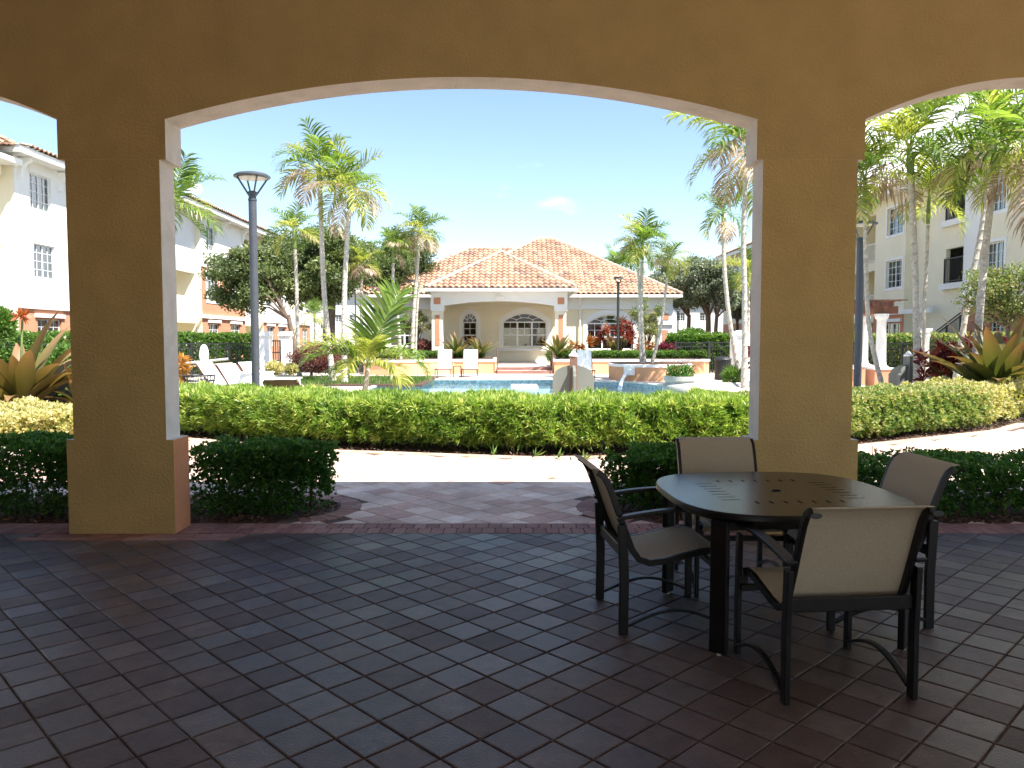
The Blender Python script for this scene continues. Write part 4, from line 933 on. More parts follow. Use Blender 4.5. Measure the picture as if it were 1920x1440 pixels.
def stair():
    t = thing('outside_stair', 'outside stair with black balusters climbing to the shaded block', 'staircase', (19.2, 38, 0))
    y0, y1 = W(1742, 19.2), W(1815, 19.2); m = MB(); n = 12
    for i in range(n):
        ya, yb = y0 + (y1 - y0) * i / n, y0 + (y1 - y0) * (i + 1) / n; z = .35 + 1.25 * (i + 1) / n
        MB().box(18.9, 20.0, min(ya, yb), max(ya, yb), z - .30, z).build('step', M['concrete'], t)
    for dz in (.30, .95, 1.08): m.bar((18.82, y0, dz + .35), (18.82, y1, 1.6 + dz), .05, .04)
    MB().add([(18.87, y0, 0), (18.87, y1, 0), (18.87, y1, 1.72), (18.87, y0, .47), (18.89, y0, 0), (18.89, y1, 0), (18.89, y1, 1.72), (18.89, y0, .47)], [(0, 1, 2, 3), (7, 6, 5, 4), (3, 2, 6, 7)]).build('stringer', M['cream'], t)
    for i in range(37):
        f = i / 36; y = y0 + (y1 - y0) * f; w = .05 if i % 12 == 0 else .018; m.bar((18.82, y, 1.25 * f + .62), (18.82, y, 1.25 * f + 1.35), w, w)
    m.build('balustrade', M['lamp_black'], t)
stair()
XC = 19.6; YC = 72.5
def rc(px): return YC - W(px, XC)
apartment('apartment_building', 'distant shaded apartment block glimpsed beside the right column above the bin', (XC, YC, 0), R(-90), [
    (0, rc(1388), 0, [('orange', 'wall', [big(rc(1373), rc(1383))]), ('cream', 'wall', [big(rc(1372), rc(1382))]), ('cream', 'wall', [big(rc(1372), rc(1382))])]),
    (rc(1388), rc(1410), 0, [('orange', 'open', None), ('cream', 'rail', 'trim'), ('cream', 'rail', 'trim')]),
    (rc(1410), rc(1500), 0, [('orange', 'wall', []), ('cream', 'wall', []), ('cream', 'wall', [])])], rc(1500))
def low_block(label, x0, x1, y, z, wins):
    t = thing('far_building', label, 'building', (x0, y, 0)); m = MB(); hs = [(at(a, 600, y).x, at(b_, 600, y).x, at(a, d, y).z, at(a, c_, y).z) for a, b_, c_, d in wins]
    wall_holes(m, x0, x1, 0, z, y, hs, .2); m.box(x0, x0 + .2, y + .21, y + 10, 0, z); m.box(x1 - .2, x1, y + .21, y + 10, 0, z); m.box(x0, x1, y + 10, y + 10.2, 0, z); m.box(x0, x1, y + .3, y + 10, z - .1, z - .02)
    m.build('wall', M['white'], t)
    for h in hs: window(t, h[0], h[1], h[2], h[3], y, mun=(2, 3))
    MB().box(x0 - .5, x1 + .5, y - .5, y + 10.6, z + .001, z + .2).build('fascia', M['trim'], t)
    rf = MB(); c_ = (y + 5); rf.add([(x0 - .5, y - .5, z + .2), (x1 + .5, y - .5, z + .2), (x1 + .5, y + 10.6, z + .2), (x0 - .5, y + 10.6, z + .2), (x0 + 4.5, c_, z + 2.2), (x1 - 4.5, c_, z + 2.2)], [(0, 1, 5, 4), (1, 2, 5), (2, 3, 4, 5), (3, 0, 4)])
    rf.build('roof', M['orange'], t)
low_block('far white building seen beneath the trees right of the clubhouse', 12.5, 24, 82, 5.6, [(1268, 1284, 586, 602), (1312, 1332, 586, 602)])
low_block('far white building glimpsed between palm trunks left of the clubhouse', -20, -11, 78, 6.2, [(628, 640, 590, 604), (655, 668, 590, 604)])

# ------------------------------------------------------------------ hard landscape round the pool
def planter(name, label, pts, y1, h, capw=.06, mat='peach', tint=None):
    """low stuccoed wall along a front outline (list of x, y), filled with soil back to y1"""
    cx = sum(p[0] for p in pts) / len(pts); t = thing(name, label, 'planter', (cx, pts[0][1], 0))
    m = MB(); n = len(pts); poly = [(x, y) for x, y in pts] + [(pts[-1][0], y1), (pts[0][0], y1)]
    m.prism(poly, -.02, h - .10); m.build('wall', M[mat], t)
    q = [(x, y - .05) for x, y in pts]; q[0] = (q[0][0] - .05, q[0][1]); q[-1] = (q[-1][0] + .05, q[-1][1]); q += [(pts[-1][0] + .05, y1), (pts[0][0] - .05, y1)]
    MB().prism(q, h - .10, h).build('cap', M['trim'], t)
    inn = [(cx + (x - cx) * .96, y + .28) for x, y in pts] + [(cx + (pts[-1][0] - cx) * .96, y1 - .1), (cx + (pts[0][0] - cx) * .96, y1 - .1)]
    MB().prism(inn, h + .001, h + .04).build('soil', M['mulch'], t); return t
h1 = .66
planter('garden_planter', 'low terracotta planter wall with white coping left of the porch steps', [(-6.6, 34.6), (-5.2, 34.0), (-3.6, 34.6), (-2.6, 35.4), (-.78, 35.4)], 39.4, h1)
planter('garden_planter', 'terracotta planter wall right of the porch steps that runs to the dark fence', [(1.92, 35.4), (2.6, 35.3), (5.2, 35.3), (8.7, 35.3), (9.0, 35.6)], 39.4, h1)
c_ = at(1234, 700, 28.9); rr = 1.5
fp = planter('fountain_planter', 'rounded orange planter with a spouting white scupper at the pool edge', [(c_.x + rr * math.cos(math.pi + math.pi * i / 18), 30.2 + 1.25 * math.sin(math.pi + math.pi * i / 18)) for i in range(19)], 31.6, .62)
s_ = at(1181, 697, 29.0)
m = MB(); m.box(s_.x - .17, s_.x + .17, s_.y - .06, s_.y + .4, s_.z - .13, s_.z + .16); m.tube([(s_.x, s_.y - .02, s_.z), (s_.x, s_.y - .18, s_.z - .02)], .09, 10); m.box(s_.x - .19, s_.x + .19, s_.y - .08, s_.y + .1, s_.z + .161, s_.z + .2)
m.build('scupper', M['trim'], fp, bevel=.01)
jet = MB(); P = []
for i in range(12):
    f = i / 11; P.append((s_.x - .10 - .45 * f, s_.y - .2 - 1.0 * f, s_.z - .02 - .55 * f * f))
jet.tube(P, [.03 + .03 * math.sin(i * 2.1) ** 2 + .03 * i / 11 for i in range(12)], 8); tag(jet.build('water_jet', M['water_jet'], smooth=True), 'thin jet of water arcing from the white scupper down into the pool', 'water jet')

tl_ = thing('pool_bench', 'flat white slab at the near edge of the pool water', 'slab', (0.35, 25.6, 0)); a, b_ = at(958, 728, 25.2), at(1008, 728, 25.2)
MB().box(a.x, b_.x, 24.6, 26.0, -.02, .07).build('slab', M['trim'], tl_, bevel=.02); MB().box(a.x + .1, b_.x - .1, 24.8, 25.8, -.9, -.021).build('base', M['coping'], tl_)

def screen(label, px, Y, top, w, group, ang=0.0, sides=((-1, 0), (1, 0), (0, -1))):
    """post with arched panels radiating from it"""
    p = at(px, 700, Y); t = thing('arched_screen', label, 'screen', (p.x, Y, 0), ang, group, local=True)
    m = MB().box(-.075, .075, -.075, .075, 0, top); m.build('post', M['brown_post' if ang == 0 else 'grey_panel'], t)
    MB().lathe([(.10, 0), (.10, .03), (.07, .05), (.045, .09), (0.012, .12)], 14, c=(0, 0, top)).build('post_cap', M['trim'], t)
    xs = [.077 + (w - .077) * i / 16 for i in range(17)]; hz_ = [top - .19 - .17 * (x / w) ** 2.2 - (.0 if x < w * .86 else .05) for x in xs]
    for sx, sy in sides:
        m = MB(); vs = []; n = len(xs)
        for o_ in (-.03, .03):
            for x, z in zip(xs, hz_): vs.append((sx * x - sy * o_, sy * x + sx * o_, z)); 
            for x in xs: vs.append((sx * x - sy * o_, sy * x + sx * o_, 0))
        fs = []
        for i in range(n - 1):
            fs += [(i, i + 1, n + i + 1, n + i), (2 * n + i + 1, 2 * n + i, 3 * n + i, 3 * n + i + 1), (i + 1, i, 2 * n + i, 2 * n + i + 1)]
        fs += [(n - 1, 2 * n - 1, 4 * n - 1, 3 * n - 1)]
        m.add(vs, fs); m.build('panel', M['grey_panel'], t)
screen('arched grey screen round a brown post in front of the pool', 1075, 16.6, 1.20, .44, 'arched grey screens')
screen('arched grey screen seen edge on between the right hand palm trunks', 1702, 17.5, 1.18, .42, 'arched grey screens', R(38), ((-1, 0), (0, 1)))
m = MB(); 

def urn(label, px, Y, wpx, ztop):
    p = at(px, 700, Y); r = wpx / F * Y / 2; t = thing('urn_planter', label, 'planter', (p.x, Y, 0))
    MB().lathe([(r * .62, 0), (r * .66, .04), (r * .8, .12), (r * .98, .28), (r, .36), (r * .95, .42), (r * .84, .46), (r * .82, .50), (r * .90, .53), (r * .90, ztop), (r * .82, ztop), (r * .80, ztop - .05)], 32, c=(p.x, Y, 0)).build('bowl', M['concrete'], t, smooth=True)
    n = 900; P = np.array([(p.x + r * .8 * math.sqrt(rng.random()) * math.cos(a), Y + r * .8 * math.sin(a) * rng.random(), ztop - .03 + rng.random() * .28) for a in [rng.uniform(0, 6.28) for _ in range(n)]])
    V, Fq = leaf_arrays(P, nr.normal(size=(n, 3)) * (1, 1, .5) + (0, 0, .6), nr.uniform(.05, .09, n), nr.uniform(.03, .05, n)); link('bedding_plants', npmesh('bedding_plants', V, Fq, M['l_dark'], nr.rand(n), org=ORG[t]), t)
    n = 90; P = np.array([(p.x + r * .85 * rng.uniform(-1, 1), Y - .3 + .5 * rng.random(), ztop + .16 + rng.random() * .14) for _ in range(n)])
    V, Fq = leaf_arrays(P, nr.normal(size=(n, 3)), .04, .03); link('blossoms', npmesh('blossoms', V, Fq, M['red_flower'], nr.rand(n), org=ORG[t]), t)
urn('round cast stone bowl planter with red bedding flowers beside the pool', 1275, 19.5, 66, .64)

def picket_fence(label, a, b_, z, n_posts, name='iron_fence'):
    a, b_ = Vector(a), Vector(b_); t = thing(name, label, 'fence', a); L = (b_ - a).length; up = Vector((0, 0, 1)); d = (b_ - a).normalized()
    m = MB()
    for zz in (z - .04, z - .22, .15): m.bar(a + up * zz, b_ + up * zz, .04, .05)
    m.build('rail', M['lamp_black'], t)
    m = MB(); n = int(L / .11)
    for i in range(n + 1): p = a.lerp(b_, i / n); m.bar(p + up * .02, p + up * (z - .02), .02, .02)
    m.build('picket_panel', M['lamp_black'], t, kind='stuff')
    for i in range(n_posts): p = a.lerp(b_, i / (n_posts - 1)); MB().bar(p, p + up * (z + .03), .08, .08).build('post', M['lamp_black'], t)
    return t
picket_fence('black iron fence below the clipped hedge left of the white gate pillars', (-17.5, 27.0, 0), (-10.9, 34.3, 0), 1.42, 7)
picket_fence('black iron fence right of the clubhouse behind the dark bin', (7.6, 36.2, 0), (10.6, 35.8, 0), 1.46, 3)
picket_fence('black iron fence beneath the hedge behind the right hand pergola', (11.8, 33, 0), (17.8, 23.0, 0), 1.45, 8)
def pillar(label, x, y, w, h, group, dome=False):
    t = thing('gate_pillar', label, 'pillar', (x, y, 0), 0, group); m = MB(); z = 0; k = 0
    while z < h - .35:
        hh = min(.40, h - .30 - z); MB().box(x - w / 2, x + w / 2, y - w / 2, y + w / 2, z + .012, z + hh - .012).build('block', M['trim'], t, bevel=.012); z += hh; k += 1
    MB().box(x - w / 2 + .015, x + w / 2 - .015, y - w / 2 + .015, y + w / 2 - .015, 0, z).build('core', M['white'], t)
    if dome: MB().lathe([(w * .62, 0), (w * .62, .06), (w * .5, .14), (w * .3, .2), (.01, .23)], 20, c=(x, y, z)).build('cap', M['trim'], t, smooth=True)
    else: MB().box(x - w * .62, x + w * .62, y - w * .62, y + w * .62, z, z + .08).box(x - w * .55, x + w * .55, y - w * .55, y + w * .55, z + .081, z + .2).build('cap', M['trim'], t, bevel=.02)
for px, Y, lab in ((497, 33, 'white rusticated gate pillar just right of the tall lamp post'), (536, 34.2, 'white rusticated gate pillar right of the iron gate, under the small palm')):
    p = at(px, 650, Y); pillar(lab, p.x, Y, .46, 2.0, 'white pillars of the left gate')
for px, Y, lab in ((1387, 31, 'white pillar with domed cap beside the right column'),): p = at(px, 650, Y); pillar(lab, p.x, Y, .62, 2.0, None, True)
a, b_ = at(509, 690, 33.3), at(526, 690, 33.9)
t = thing('iron_gate', 'narrow black iron gate between the two white pillars', 'gate', (a.x, a.y, 0)); m = MB()
A_, B_ = Vector((a.x, a.y, 0)), Vector((b_.x, b_.y, 0)); up = Vector((0, 0, 1))
for zz in (.12, 1.0, 1.5): m.bar(A_ + up * zz, B_ + up * zz, .04, .05)
m.build('gate_rail', M['lamp_black'], t)
for i in range(5): p = A_.lerp(B_, i / 4); MB().bar(p + up * .05, p + up * 1.55, .03 if 0 < i < 4 else .06, .03).build('bar', M['lamp_black'], t)

def bin_():
    p = at(1355, 700, 30.0); t = thing('litter_bin', 'round black slatted litter bin in front of the dark fence', 'litter bin', (p.x, 30, 0))
    MB().lathe([(.27, .02), (.27, .74), (.25, .74), (.25, .06)], 24, c=(p.x, 30, 0)).build('liner', M['lamp_black'], t, smooth=True)
    for k in range(28):
        an = 2 * math.pi * k / 28; c, s = math.cos(an), math.sin(an); MB().bar((p.x + c * .30, 30 + s * .30, .03), (p.x + c * .30, 30 + s * .30, .76), .045, .012, side=(-s, c, 0)).build('slat', M['lamp_black'], t)
    MB().lathe([(.32, .76), (.33, .80), (.30, .84), (.16, .90), (.14, .88), (.28, .80)], 24, c=(p.x, 30, 0)).build('lid', M['lamp_black'], t, smooth=True)
bin_()

def pergola():
    t = thing('pergola', 'brown timber pergola on white columns behind the right hand palms', 'pergola', (14.5, 27, 0))
    for px in (1588, 1652):
        p = at(px, 640, 25.0 if px == 1588 else 24.5)
        for dy in (0, 2.4):
            cx, cy = p.x + dy * .22, p.y + dy; cc = MB().lathe([(.22, .62), (.24, .70), (.17, .76), (.155, .9), (.14, 2.15), (.17, 2.2), (.21, 2.26), (.21, 2.36)], 18, c=(cx, cy, 0)).build('column', M['trim'], t, smooth=True)
            MB().box(cx - .32, cx + .32, cy - .32, cy + .32, 0, .62).build('pedestal', M['orange'], cc); MB().box(cx - .35, cx + .35, cy - .35, cy + .35, .621, .68).build('pedestal_cap', M['trim'], cc)
    pa, pb = at(1588, 640, 25.0), at(1652, 640, 24.5)
    for dy in (0, 2.4): MB().bar((pa.x - 2 + dy * .22, pa.y + dy, 2.48), (pb.x + .5 + dy * .22, pb.y + dy, 2.48), .10, .24).build('beam', M['pergola'], t)
    for i in range(11):
        x = pa.x - 1.8 + (pb.x + .4 - pa.x + 1.8) * i / 10; MB().bar((x - .1, pa.y - .6, 2.68), (x + .7, pa.y + 3.0, 2.68), .05, .15).build('rafter', M['pergola'], t)
    for i in range(6): MB().bar((pa.x - 2 + i * .1, pa.y - .4 + i * .6, 2.775), (pb.x + .6 + i * .1, pb.y - .4 + i * .6, 2.775), .04, .03).build('batten', M['pergola'], t)
pergola()
p = at(1735, 650, 21.5); t = thing('slender_column', 'slender white column standing just right of the twin palm trunks', 'column', (p.x, p.y, 0))
MB().lathe([(.16, 0), (.16, .1), (.11, .16), (.10, 1.6), (.14, 1.66), (.10, 1.72), (.17, 1.8), (.17, 1.86)], 16, c=(p.x, p.y, 0)).build('shaft', M['trim'], t, smooth=True)

# ---- lamp posts
def lamp(label, px, Y, top, rad, head_r, mat='lamp_grey', n_arm=4, group=None, square=False):
    p = at(px, 700, Y); t = thing('lamp_post', label, 'street lamp', (p.x, Y, 0), 0, group); hh = head_r * 1.15
    MB().tube([(p.x, Y, 0), (p.x, Y, top - hh - .10)], rad, 20).build('pole', M[mat], t, smooth=True)
    MB().lathe([(rad * 1.7, 0), (rad * 1.7, .06), (rad * 1.1, .1)], 20, c=(p.x, Y, 0)).build('base_ring', M[mat], t)
    z0 = top - hh - .10; MB().lathe([(rad * 1.12, 0), (rad * 1.12, .03), (rad * .95, .04), (rad * .95, .09), (rad * 1.2, .10), (rad * 1.2, .16), (rad * .7, .18)], 20, c=(p.x, Y, z0)).build('collar', M[mat], t, smooth=True)
    for k in range(n_arm):
        an = math.pi / 4 * .8 + 2 * math.pi * k / n_arm; c, s = math.cos(an), math.sin(an)
        MB().bar((p.x + c * rad * .9, Y + s * rad * .9, z0 + .10), (p.x + c * head_r * .86, Y + s * head_r * .86, top - .05), .022, .03).build('arm', M[mat], t)
    hd = MB().lathe([(head_r * .96, 0), (head_r, .012), (head_r, .03), (head_r * .86, .065), (head_r * .55, .09), (head_r * .2, .10), (.005, .102)], 4 if square else 40, c=(p.x, Y, top - .06)).build('lamp_shade', M[mat], t, smooth=not square)
    MB().lathe([(.01, 0), (head_r * .8, .001), (head_r * .8, .012), (.01, .013)], 32, c=(p.x, Y, top - .075)).build('lens', M['lens'], hd)
lamp('tall grey lamp post with flat disc shade left of the pool', 479.5, 14.6, 4.60, .073, .33)
lamp('tall grey lamp post just right of the right column, its head lost in palm fronds', 1608, 20.5, 4.6, .098, .40)
lamp('slim black lamp post in front of the clubhouse right hand window', 1158, 36.2, 4.42, .06, .24, 'lamp_black', 4, None, True)
lamp('thin black lamp post behind the twin palm on the clubhouse left', 776, 42.5, 4.75, .05, .30, 'lamp_black', 4, None, True)
lamp('thin black lamp post at the right end of the clubhouse', 1270, 52.0, 3.6, .05, .2, 'lamp_black')
def wall_lamp(px, py, Y, label):
    p = at(px, py, Y); t = thing('globe_light', label, 'lamp', p, 0, 'white globe lights among the left palms')
    MB().lathe([(.02, -.2), (.13, -.14), (.19, 0), (.15, .13), (.03, .2)], 16, c=p).build('globe', M['trim'], t, smooth=True); MB().tube([(p.x, p.y, 0), (p.x, p.y, p.z - .2)], .03, 8).build('pole', M['lamp_black'], t)
wall_lamp(666, 546, 40, 'white globe light among the palms left of the clubhouse'); 

# ---- loungers, chairs, small things on the deck
def lounger(label, x, y, rz, mat='white_sling', group='white sling loungers round the pool', back=58, frame='bronze'):
    t = thing('sun_lounger', label, 'sun lounger', (x, y, 0), rz, group, local=True); w = .31
    ca, sa = math.cos(R(back)), math.sin(R(back)); m = MB()
    for s in (-1, 1): m.rbar([(s * w, -1.15, .34), (s * w, .0, .33)], .03, .04); m.rbar([(s * w, .0, .33), (s * w, .78 * ca, .33 + .78 * sa)], .03, .035)
    m.bar((-w, -1.15, .34), (w, -1.15, .34), .035, .035); m.build('frame', M[frame], t)
    for sx in (-1, 1):
        for yy in (-1.0, -.05): MB().bar((sx * w, yy, 0), (sx * w, yy, .33), .035, .035).build('leg', M[frame], t)
    pts = [(-1.12, .355), (-.5, .325), (-.02, .33), (.10 * ca, .35 + .10 * sa), (.45 * ca, .34 + .45 * sa), (.8 * ca + .02, .33 + .82 * sa)]
    m = MB()
    for o_ in (0, .012):
        pass
    vs = [(sx * (w - .015), y_, z_ + o_) for o_ in (0, .012) for sx in (-1, 1) for y_, z_ in pts]; n = len(pts); fs = []
    for i in range(n - 1): fs += [(i, i + 1, n + i + 1, n + i), (2 * n + i + 1, 2 * n + i, 3 * n + i, 3 * n + i + 1)]
    m.add(vs, fs); m.build('sling', M[mat], t, smooth=True)
for px, lab in ((834, 'white sling lounger in front of the left planter, left of the little side table'), (882.5, 'white sling lounger in front of the left planter, right of the little side table'), (1096, 'white sling lounger half hidden by the arched screen')):
    p = at(px, 700, 32.9 if px < 1000 else 31.5); lounger(lab, p.x, p.y, 0, back=74)
p = at(857.5, 700, 32.3); t = thing('side_table', 'little dark bronze side table between two white loungers', 'side table', (p.x, 32.3, 0)); m = MB()
MB().box(p.x - .16, p.x + .16, 32.14, 32.46, .44, .47).build('top', M['bronze'], t)
for sx in (-1, 1):
    for sy in (-1, 1): MB().box(p.x + sx * .15 - .015, p.x + sx * .15 + .015, 32.3 + sy * .15 - .015, 32.3 + sy * .15 + .015, 0, .439).build('leg', M['bronze'], t)
for px, Y, rz, lab in ((392, 19.5, R(72), 'white sling lounger beyond the hedge, leftmost beside the left column'), (432, 18.0, R(66), 'white sling lounger with sloping back between the leftmost one and the lamp post'), (470, 19.6, R(66), 'white sling lounger right behind the tall lamp post')):
    p = at(px, 720, Y); lounger(lab, p.x + .3, p.y, rz, back=52)
p = at(552, 740, 14.4); lounger('low brown sling lounger just behind the long hedge by the young palm', p.x, 14.3, R(176), 'tan_sling', None, back=38)
p = at(520, 712, 20.5); t = thing('white_table', 'white slatted table beyond the hedge right of the lamp post', 'table', (p.x, 20.5, 0))
for k in range(7): MB().box(p.x - .55, p.x + .55, 20.1 + k * .12, 20.2 + k * .12, .52, .55).build('slat', M['trim'], t)
for sx in (-1, 1):
    for yy in (20.15, 20.85): MB().box(p.x + sx * .48 - .03, p.x + sx * .48 + .03, yy - .03, yy + .03, 0, .519).build('leg', M['trim'], t)
p = at(482, 715, 17.6); t = thing('drum_table', 'round white drum table at the foot of the lamp post', 'table', (p.x, 17.6, 0))
MB().lathe([(.50, .0), (.50, .52)], 28, c=(p.x, 17.6, 0)).build('drum', M['white'], t, smooth=True); MB().lathe([(.56, .52), (.56, .58), (.40, .60), (.36, .80), (.40, .82), (.01, .83)], 28, c=(p.x, 17.6, 0)).build('top', M['trim'], t, smooth=True)
p = at(374, 715, 15.4); t = thing('fire_basket', 'low black wire basket table just behind the hedge', 'basket', (p.x, 15.4, 0)); m = MB()
for z, r in ((.84, .30), (.74, .29), (.68, .26)): m.tube([(p.x + r * math.cos(a * math.pi / 12), 15.4 + r * math.sin(a * math.pi / 12), z) for a in range(25)], .012, 6)
for a in range(28): c, s = math.cos(a * math.pi / 14), math.sin(a * math.pi / 14); m.bar((p.x + c * .30, 15.4 + s * .30, .84), (p.x + c * .26, 15.4 + s * .26, .68), .01, .01)
m.build('basket', M['lamp_black'], t)
for a in range(3): c, s = math.cos(a * 2.09), math.sin(a * 2.09); MB().bar((p.x + c * .2, 15.4 + s * .2, 0), (p.x + c * .26, 15.4 + s * .26, .68), .025, .025).build('leg', M['lamp_black'], t)
# rescue gear on its stand
p = at(382.5, 665, 21.0); t = thing('life_ring', 'white life ring cover on a thin stand beyond the left hedge', 'life ring', (p.x, 21, 0))
m = MB(); m.lathe([(.01, -.06), (.15, -.06), (.19, -.03), (.19, .03), (.15, .06), (.01, .06)], 24); 
m.v = [(p.x + x * .62, 21 - z, p.z + y * 1.45) for x, y, z in m.v]; m.build('cover', M['trim'], t, smooth=True)
MB().tube([(p.x, 21.08, 0), (p.x, 21.08, p.z + .25)], .025, 8).build('stand', M['lamp_grey'], t)
for (y0, y1, r, lab) in ((683, 673, .035, 'long pale rescue pole hung above the white loungers'), (689, 680, .014, 'thin yellowish hook pole just under the long rescue pole')):
    a, b_ = at(300, y0 + 3, 20.7), at(428 if r > .02 else 436, y1, 21.2); t = thing('rescue_pole', lab, 'pole', (a.x, a.y, a.z)); MB().tube([a, b_], r, 8).build('shaft', M['concrete' if r > .02 else 'sling'], t)

# white kerbs seen at the far left and right
t = thing('planting_kerb', 'white kerb edging the planting at the far left', 'kerb', (-12, 18.5, 0)); MB().box(-14.5, -8.6, 19.6, 20.0, 0, .30).build('kerb', M['trim'], t)

# ------------------------------------------------------------------ planting
def hedge(name, label, front, depth, h, mat, n, leaf=(.085, .014), whorl=9, seed=1, z0=.12, rag=.05, group=None, side_leaf=1.0, topm=None, core=True, cat='hedge', stems=0, openness=0.0):
    """clipped hedge: front is its foot line (x, y); leaves in whorls all over its faces, looser at the foot"""
    t = thing(name, label, cat, (front[len(front) // 2][0], front[len(front) // 2][1], 0), 0, group); f = [Vector((x, y, 0)) for x, y in front]
    seg = [(a, b_, (b_ - a).length) for a, b_ in zip(f, f[1:])]; tot = sum(s[2] for s in seg); K = n // whorl
    r1 = nr.rand(K) * tot; P = np.zeros((K, 3)); N = np.zeros((K, 3)); acc = 0; base = np.zeros((K, 3)); out = np.zeros((K, 3)); along = np.zeros((K, 3))
    for a, b_, L in seg:
        k = (r1 >= acc) & (r1 < acc + L + 1e-6); fr = ((r1[k] - acc) / L)[:, None]; d = (b_ - a) / L; o_ = Vector((d.y, -d.x, 0))
        base[k] = np.array(a) + fr * np.array(b_ - a); out[k] = np.array(o_); along[k] = np.array(d); acc += L
    q = nr.rand(K); areaf, areat = h - z0, depth; tt = areaf + areat + areaf * .5
    isf = q < areaf / tt; ist = (~isf) & (q < (areaf + areat) / tt); isb = ~(isf | ist)
    z = np.where(isf | isb, z0 + (h - z0) * nr.rand(K), h); dep = np.where(isf, 0, np.where(isb, depth, nr.rand(K) * depth))
    inn = nr.rand(K) ** 2 * (.10 + openness)
    rr_ = .10 * min(1, h)                                            # rounded shoulders
    dep = dep + np.where(isf, inn + np.maximum(0, (z - (h - rr_)) / rr_) ** 2 * rr_ * .7, 0) - np.where(isb, inn, 0); z = z - np.where(ist, inn, 0)
    low = np.clip((z0 + .18 - z) / .18, 0, 1); dep = dep + np.where(isf, low * (.14 if core else .04), 0)
    P = base - out * dep[:, None]; P[:, 2] = z
    w = wob(P, 2.3, seed) * rag + wob(P, 7.1, seed + 3) * rag * .5
    N = np.where(isf[:, None], out, np.where(isb[:, None], -out, np.array([0, 0, 1.0]))); P = P + N * w[:, None]
    ax = unit(N + np.array([0, 0, .45]) + nr.normal(size=(K, 3)) * .35)
    gaps = wob(P, 3.1, seed + 5) + .35 * wob(P, 9.0, seed + 6); keep = nr.rand(K) < np.clip(1.05 - np.maximum(0, gaps - .12) * 1.7 - low * (.5 if core else .1) - openness * .3, .1, 1); P, ax = P[keep], ax[keep]; K = len(P)
    Pl = np.repeat(P, whorl, 0); Al = np.repeat(ax, whorl, 0); nn = len(Pl); rd_ = nr.normal(size=(nn, 3)); side = unit(np.cross(Al, rd_)); sp = nr.uniform(.4, 1.35, nn)[:, None]
    D = Al + side * sp * side_leaf; Pl = Pl + D * .004 + nr.normal(size=(nn, 3)) * leaf[0] * .05
    V, Fq = leaf_arrays(Pl, D, leaf[0] * nr.uniform(.55, 1.2, nn), leaf[1] * nr.uniform(.7, 1.3, nn), .2)
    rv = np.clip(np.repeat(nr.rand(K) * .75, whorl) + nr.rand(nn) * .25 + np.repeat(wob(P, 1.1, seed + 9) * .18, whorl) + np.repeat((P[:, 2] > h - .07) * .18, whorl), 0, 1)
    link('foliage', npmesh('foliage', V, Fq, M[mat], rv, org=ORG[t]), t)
    m = MB()                                                        # twiggy inside of the hedge
    ns = int(tot / .28)
    for i in range(ns):
        s_ = (i + rng.random()) / ns * tot; acc = 0
        for a, b_, L in seg:
            if s_ <= acc + L: break
            acc += L
        p = a.lerp(b_, min(1, (s_ - acc) / L)); d = (b_ - a) / L; o_ = Vector((d.y, -d.x, 0)); p0 = p - o_ * rng.uniform(.12, depth * .8)
        m.tube([p0, p0 + Vector((rng.uniform(-.06, .06), rng.uniform(-.06, .06), h * .35)), p0 + Vector((rng.uniform(-.15, .15), rng.uniform(-.15, .15), h * .85))], [.016, .012, .004], 5)
        for _ in range(4):
            z_ = rng.uniform(z0, h * .7); e = Vector((rng.uniform(-.25, .25), rng.uniform(-.25, .25), rng.uniform(.05, .25))); m.tube([p0 + Vector((0, 0, z_)), p0 + Vector((0, 0, z_)) + e], [.006, .003], 4)
    m.build('stem', M['twig'], t, kind='stuff')
    if core:                                                        # dense inner leaves, shade put into their colour by darker tones
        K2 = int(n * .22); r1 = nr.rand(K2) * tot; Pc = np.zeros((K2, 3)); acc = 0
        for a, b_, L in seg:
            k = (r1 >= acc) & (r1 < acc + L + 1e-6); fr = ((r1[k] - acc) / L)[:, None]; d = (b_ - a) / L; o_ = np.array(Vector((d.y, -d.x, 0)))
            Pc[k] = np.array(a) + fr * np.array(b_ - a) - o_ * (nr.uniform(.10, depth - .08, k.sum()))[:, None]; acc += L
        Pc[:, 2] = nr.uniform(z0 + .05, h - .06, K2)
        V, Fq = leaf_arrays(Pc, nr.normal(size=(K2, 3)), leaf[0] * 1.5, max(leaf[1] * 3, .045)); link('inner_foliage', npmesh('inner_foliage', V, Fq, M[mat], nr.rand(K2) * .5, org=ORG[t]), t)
    return t
def arc_pts(x0, x1, off=0, step=.35):
    n = int((x1 - x0) / step); return [(x0 + (x1 - x0) * i / n, hedge_front(x0 + (x1 - x0) * i / n) + off) for i in range(n + 1)]
def smooth_pts(p):
    q = [p[0]]
    for a, b_, c in zip(p, p[1:], p[2:]): q.append((b_[0], (a[1] + b_[1] * 2 + c[1]) / 4))
    return q + [p[-1]]
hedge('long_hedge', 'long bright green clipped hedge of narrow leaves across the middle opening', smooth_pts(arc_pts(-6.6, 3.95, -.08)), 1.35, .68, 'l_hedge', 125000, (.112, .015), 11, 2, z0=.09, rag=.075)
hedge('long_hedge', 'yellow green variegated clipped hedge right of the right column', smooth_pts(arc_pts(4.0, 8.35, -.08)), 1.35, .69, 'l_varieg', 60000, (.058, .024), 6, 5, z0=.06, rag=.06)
hedge('low_hedge', 'loose cream and yellow variegated shrubs at the far right edge', smooth_pts(arc_pts(8.4, 12.5, .1)), 1.5, .66, 'l_yellow', 22000, (.07, .04), 5, 8, z0=.02, rag=.12, cat='shrub')
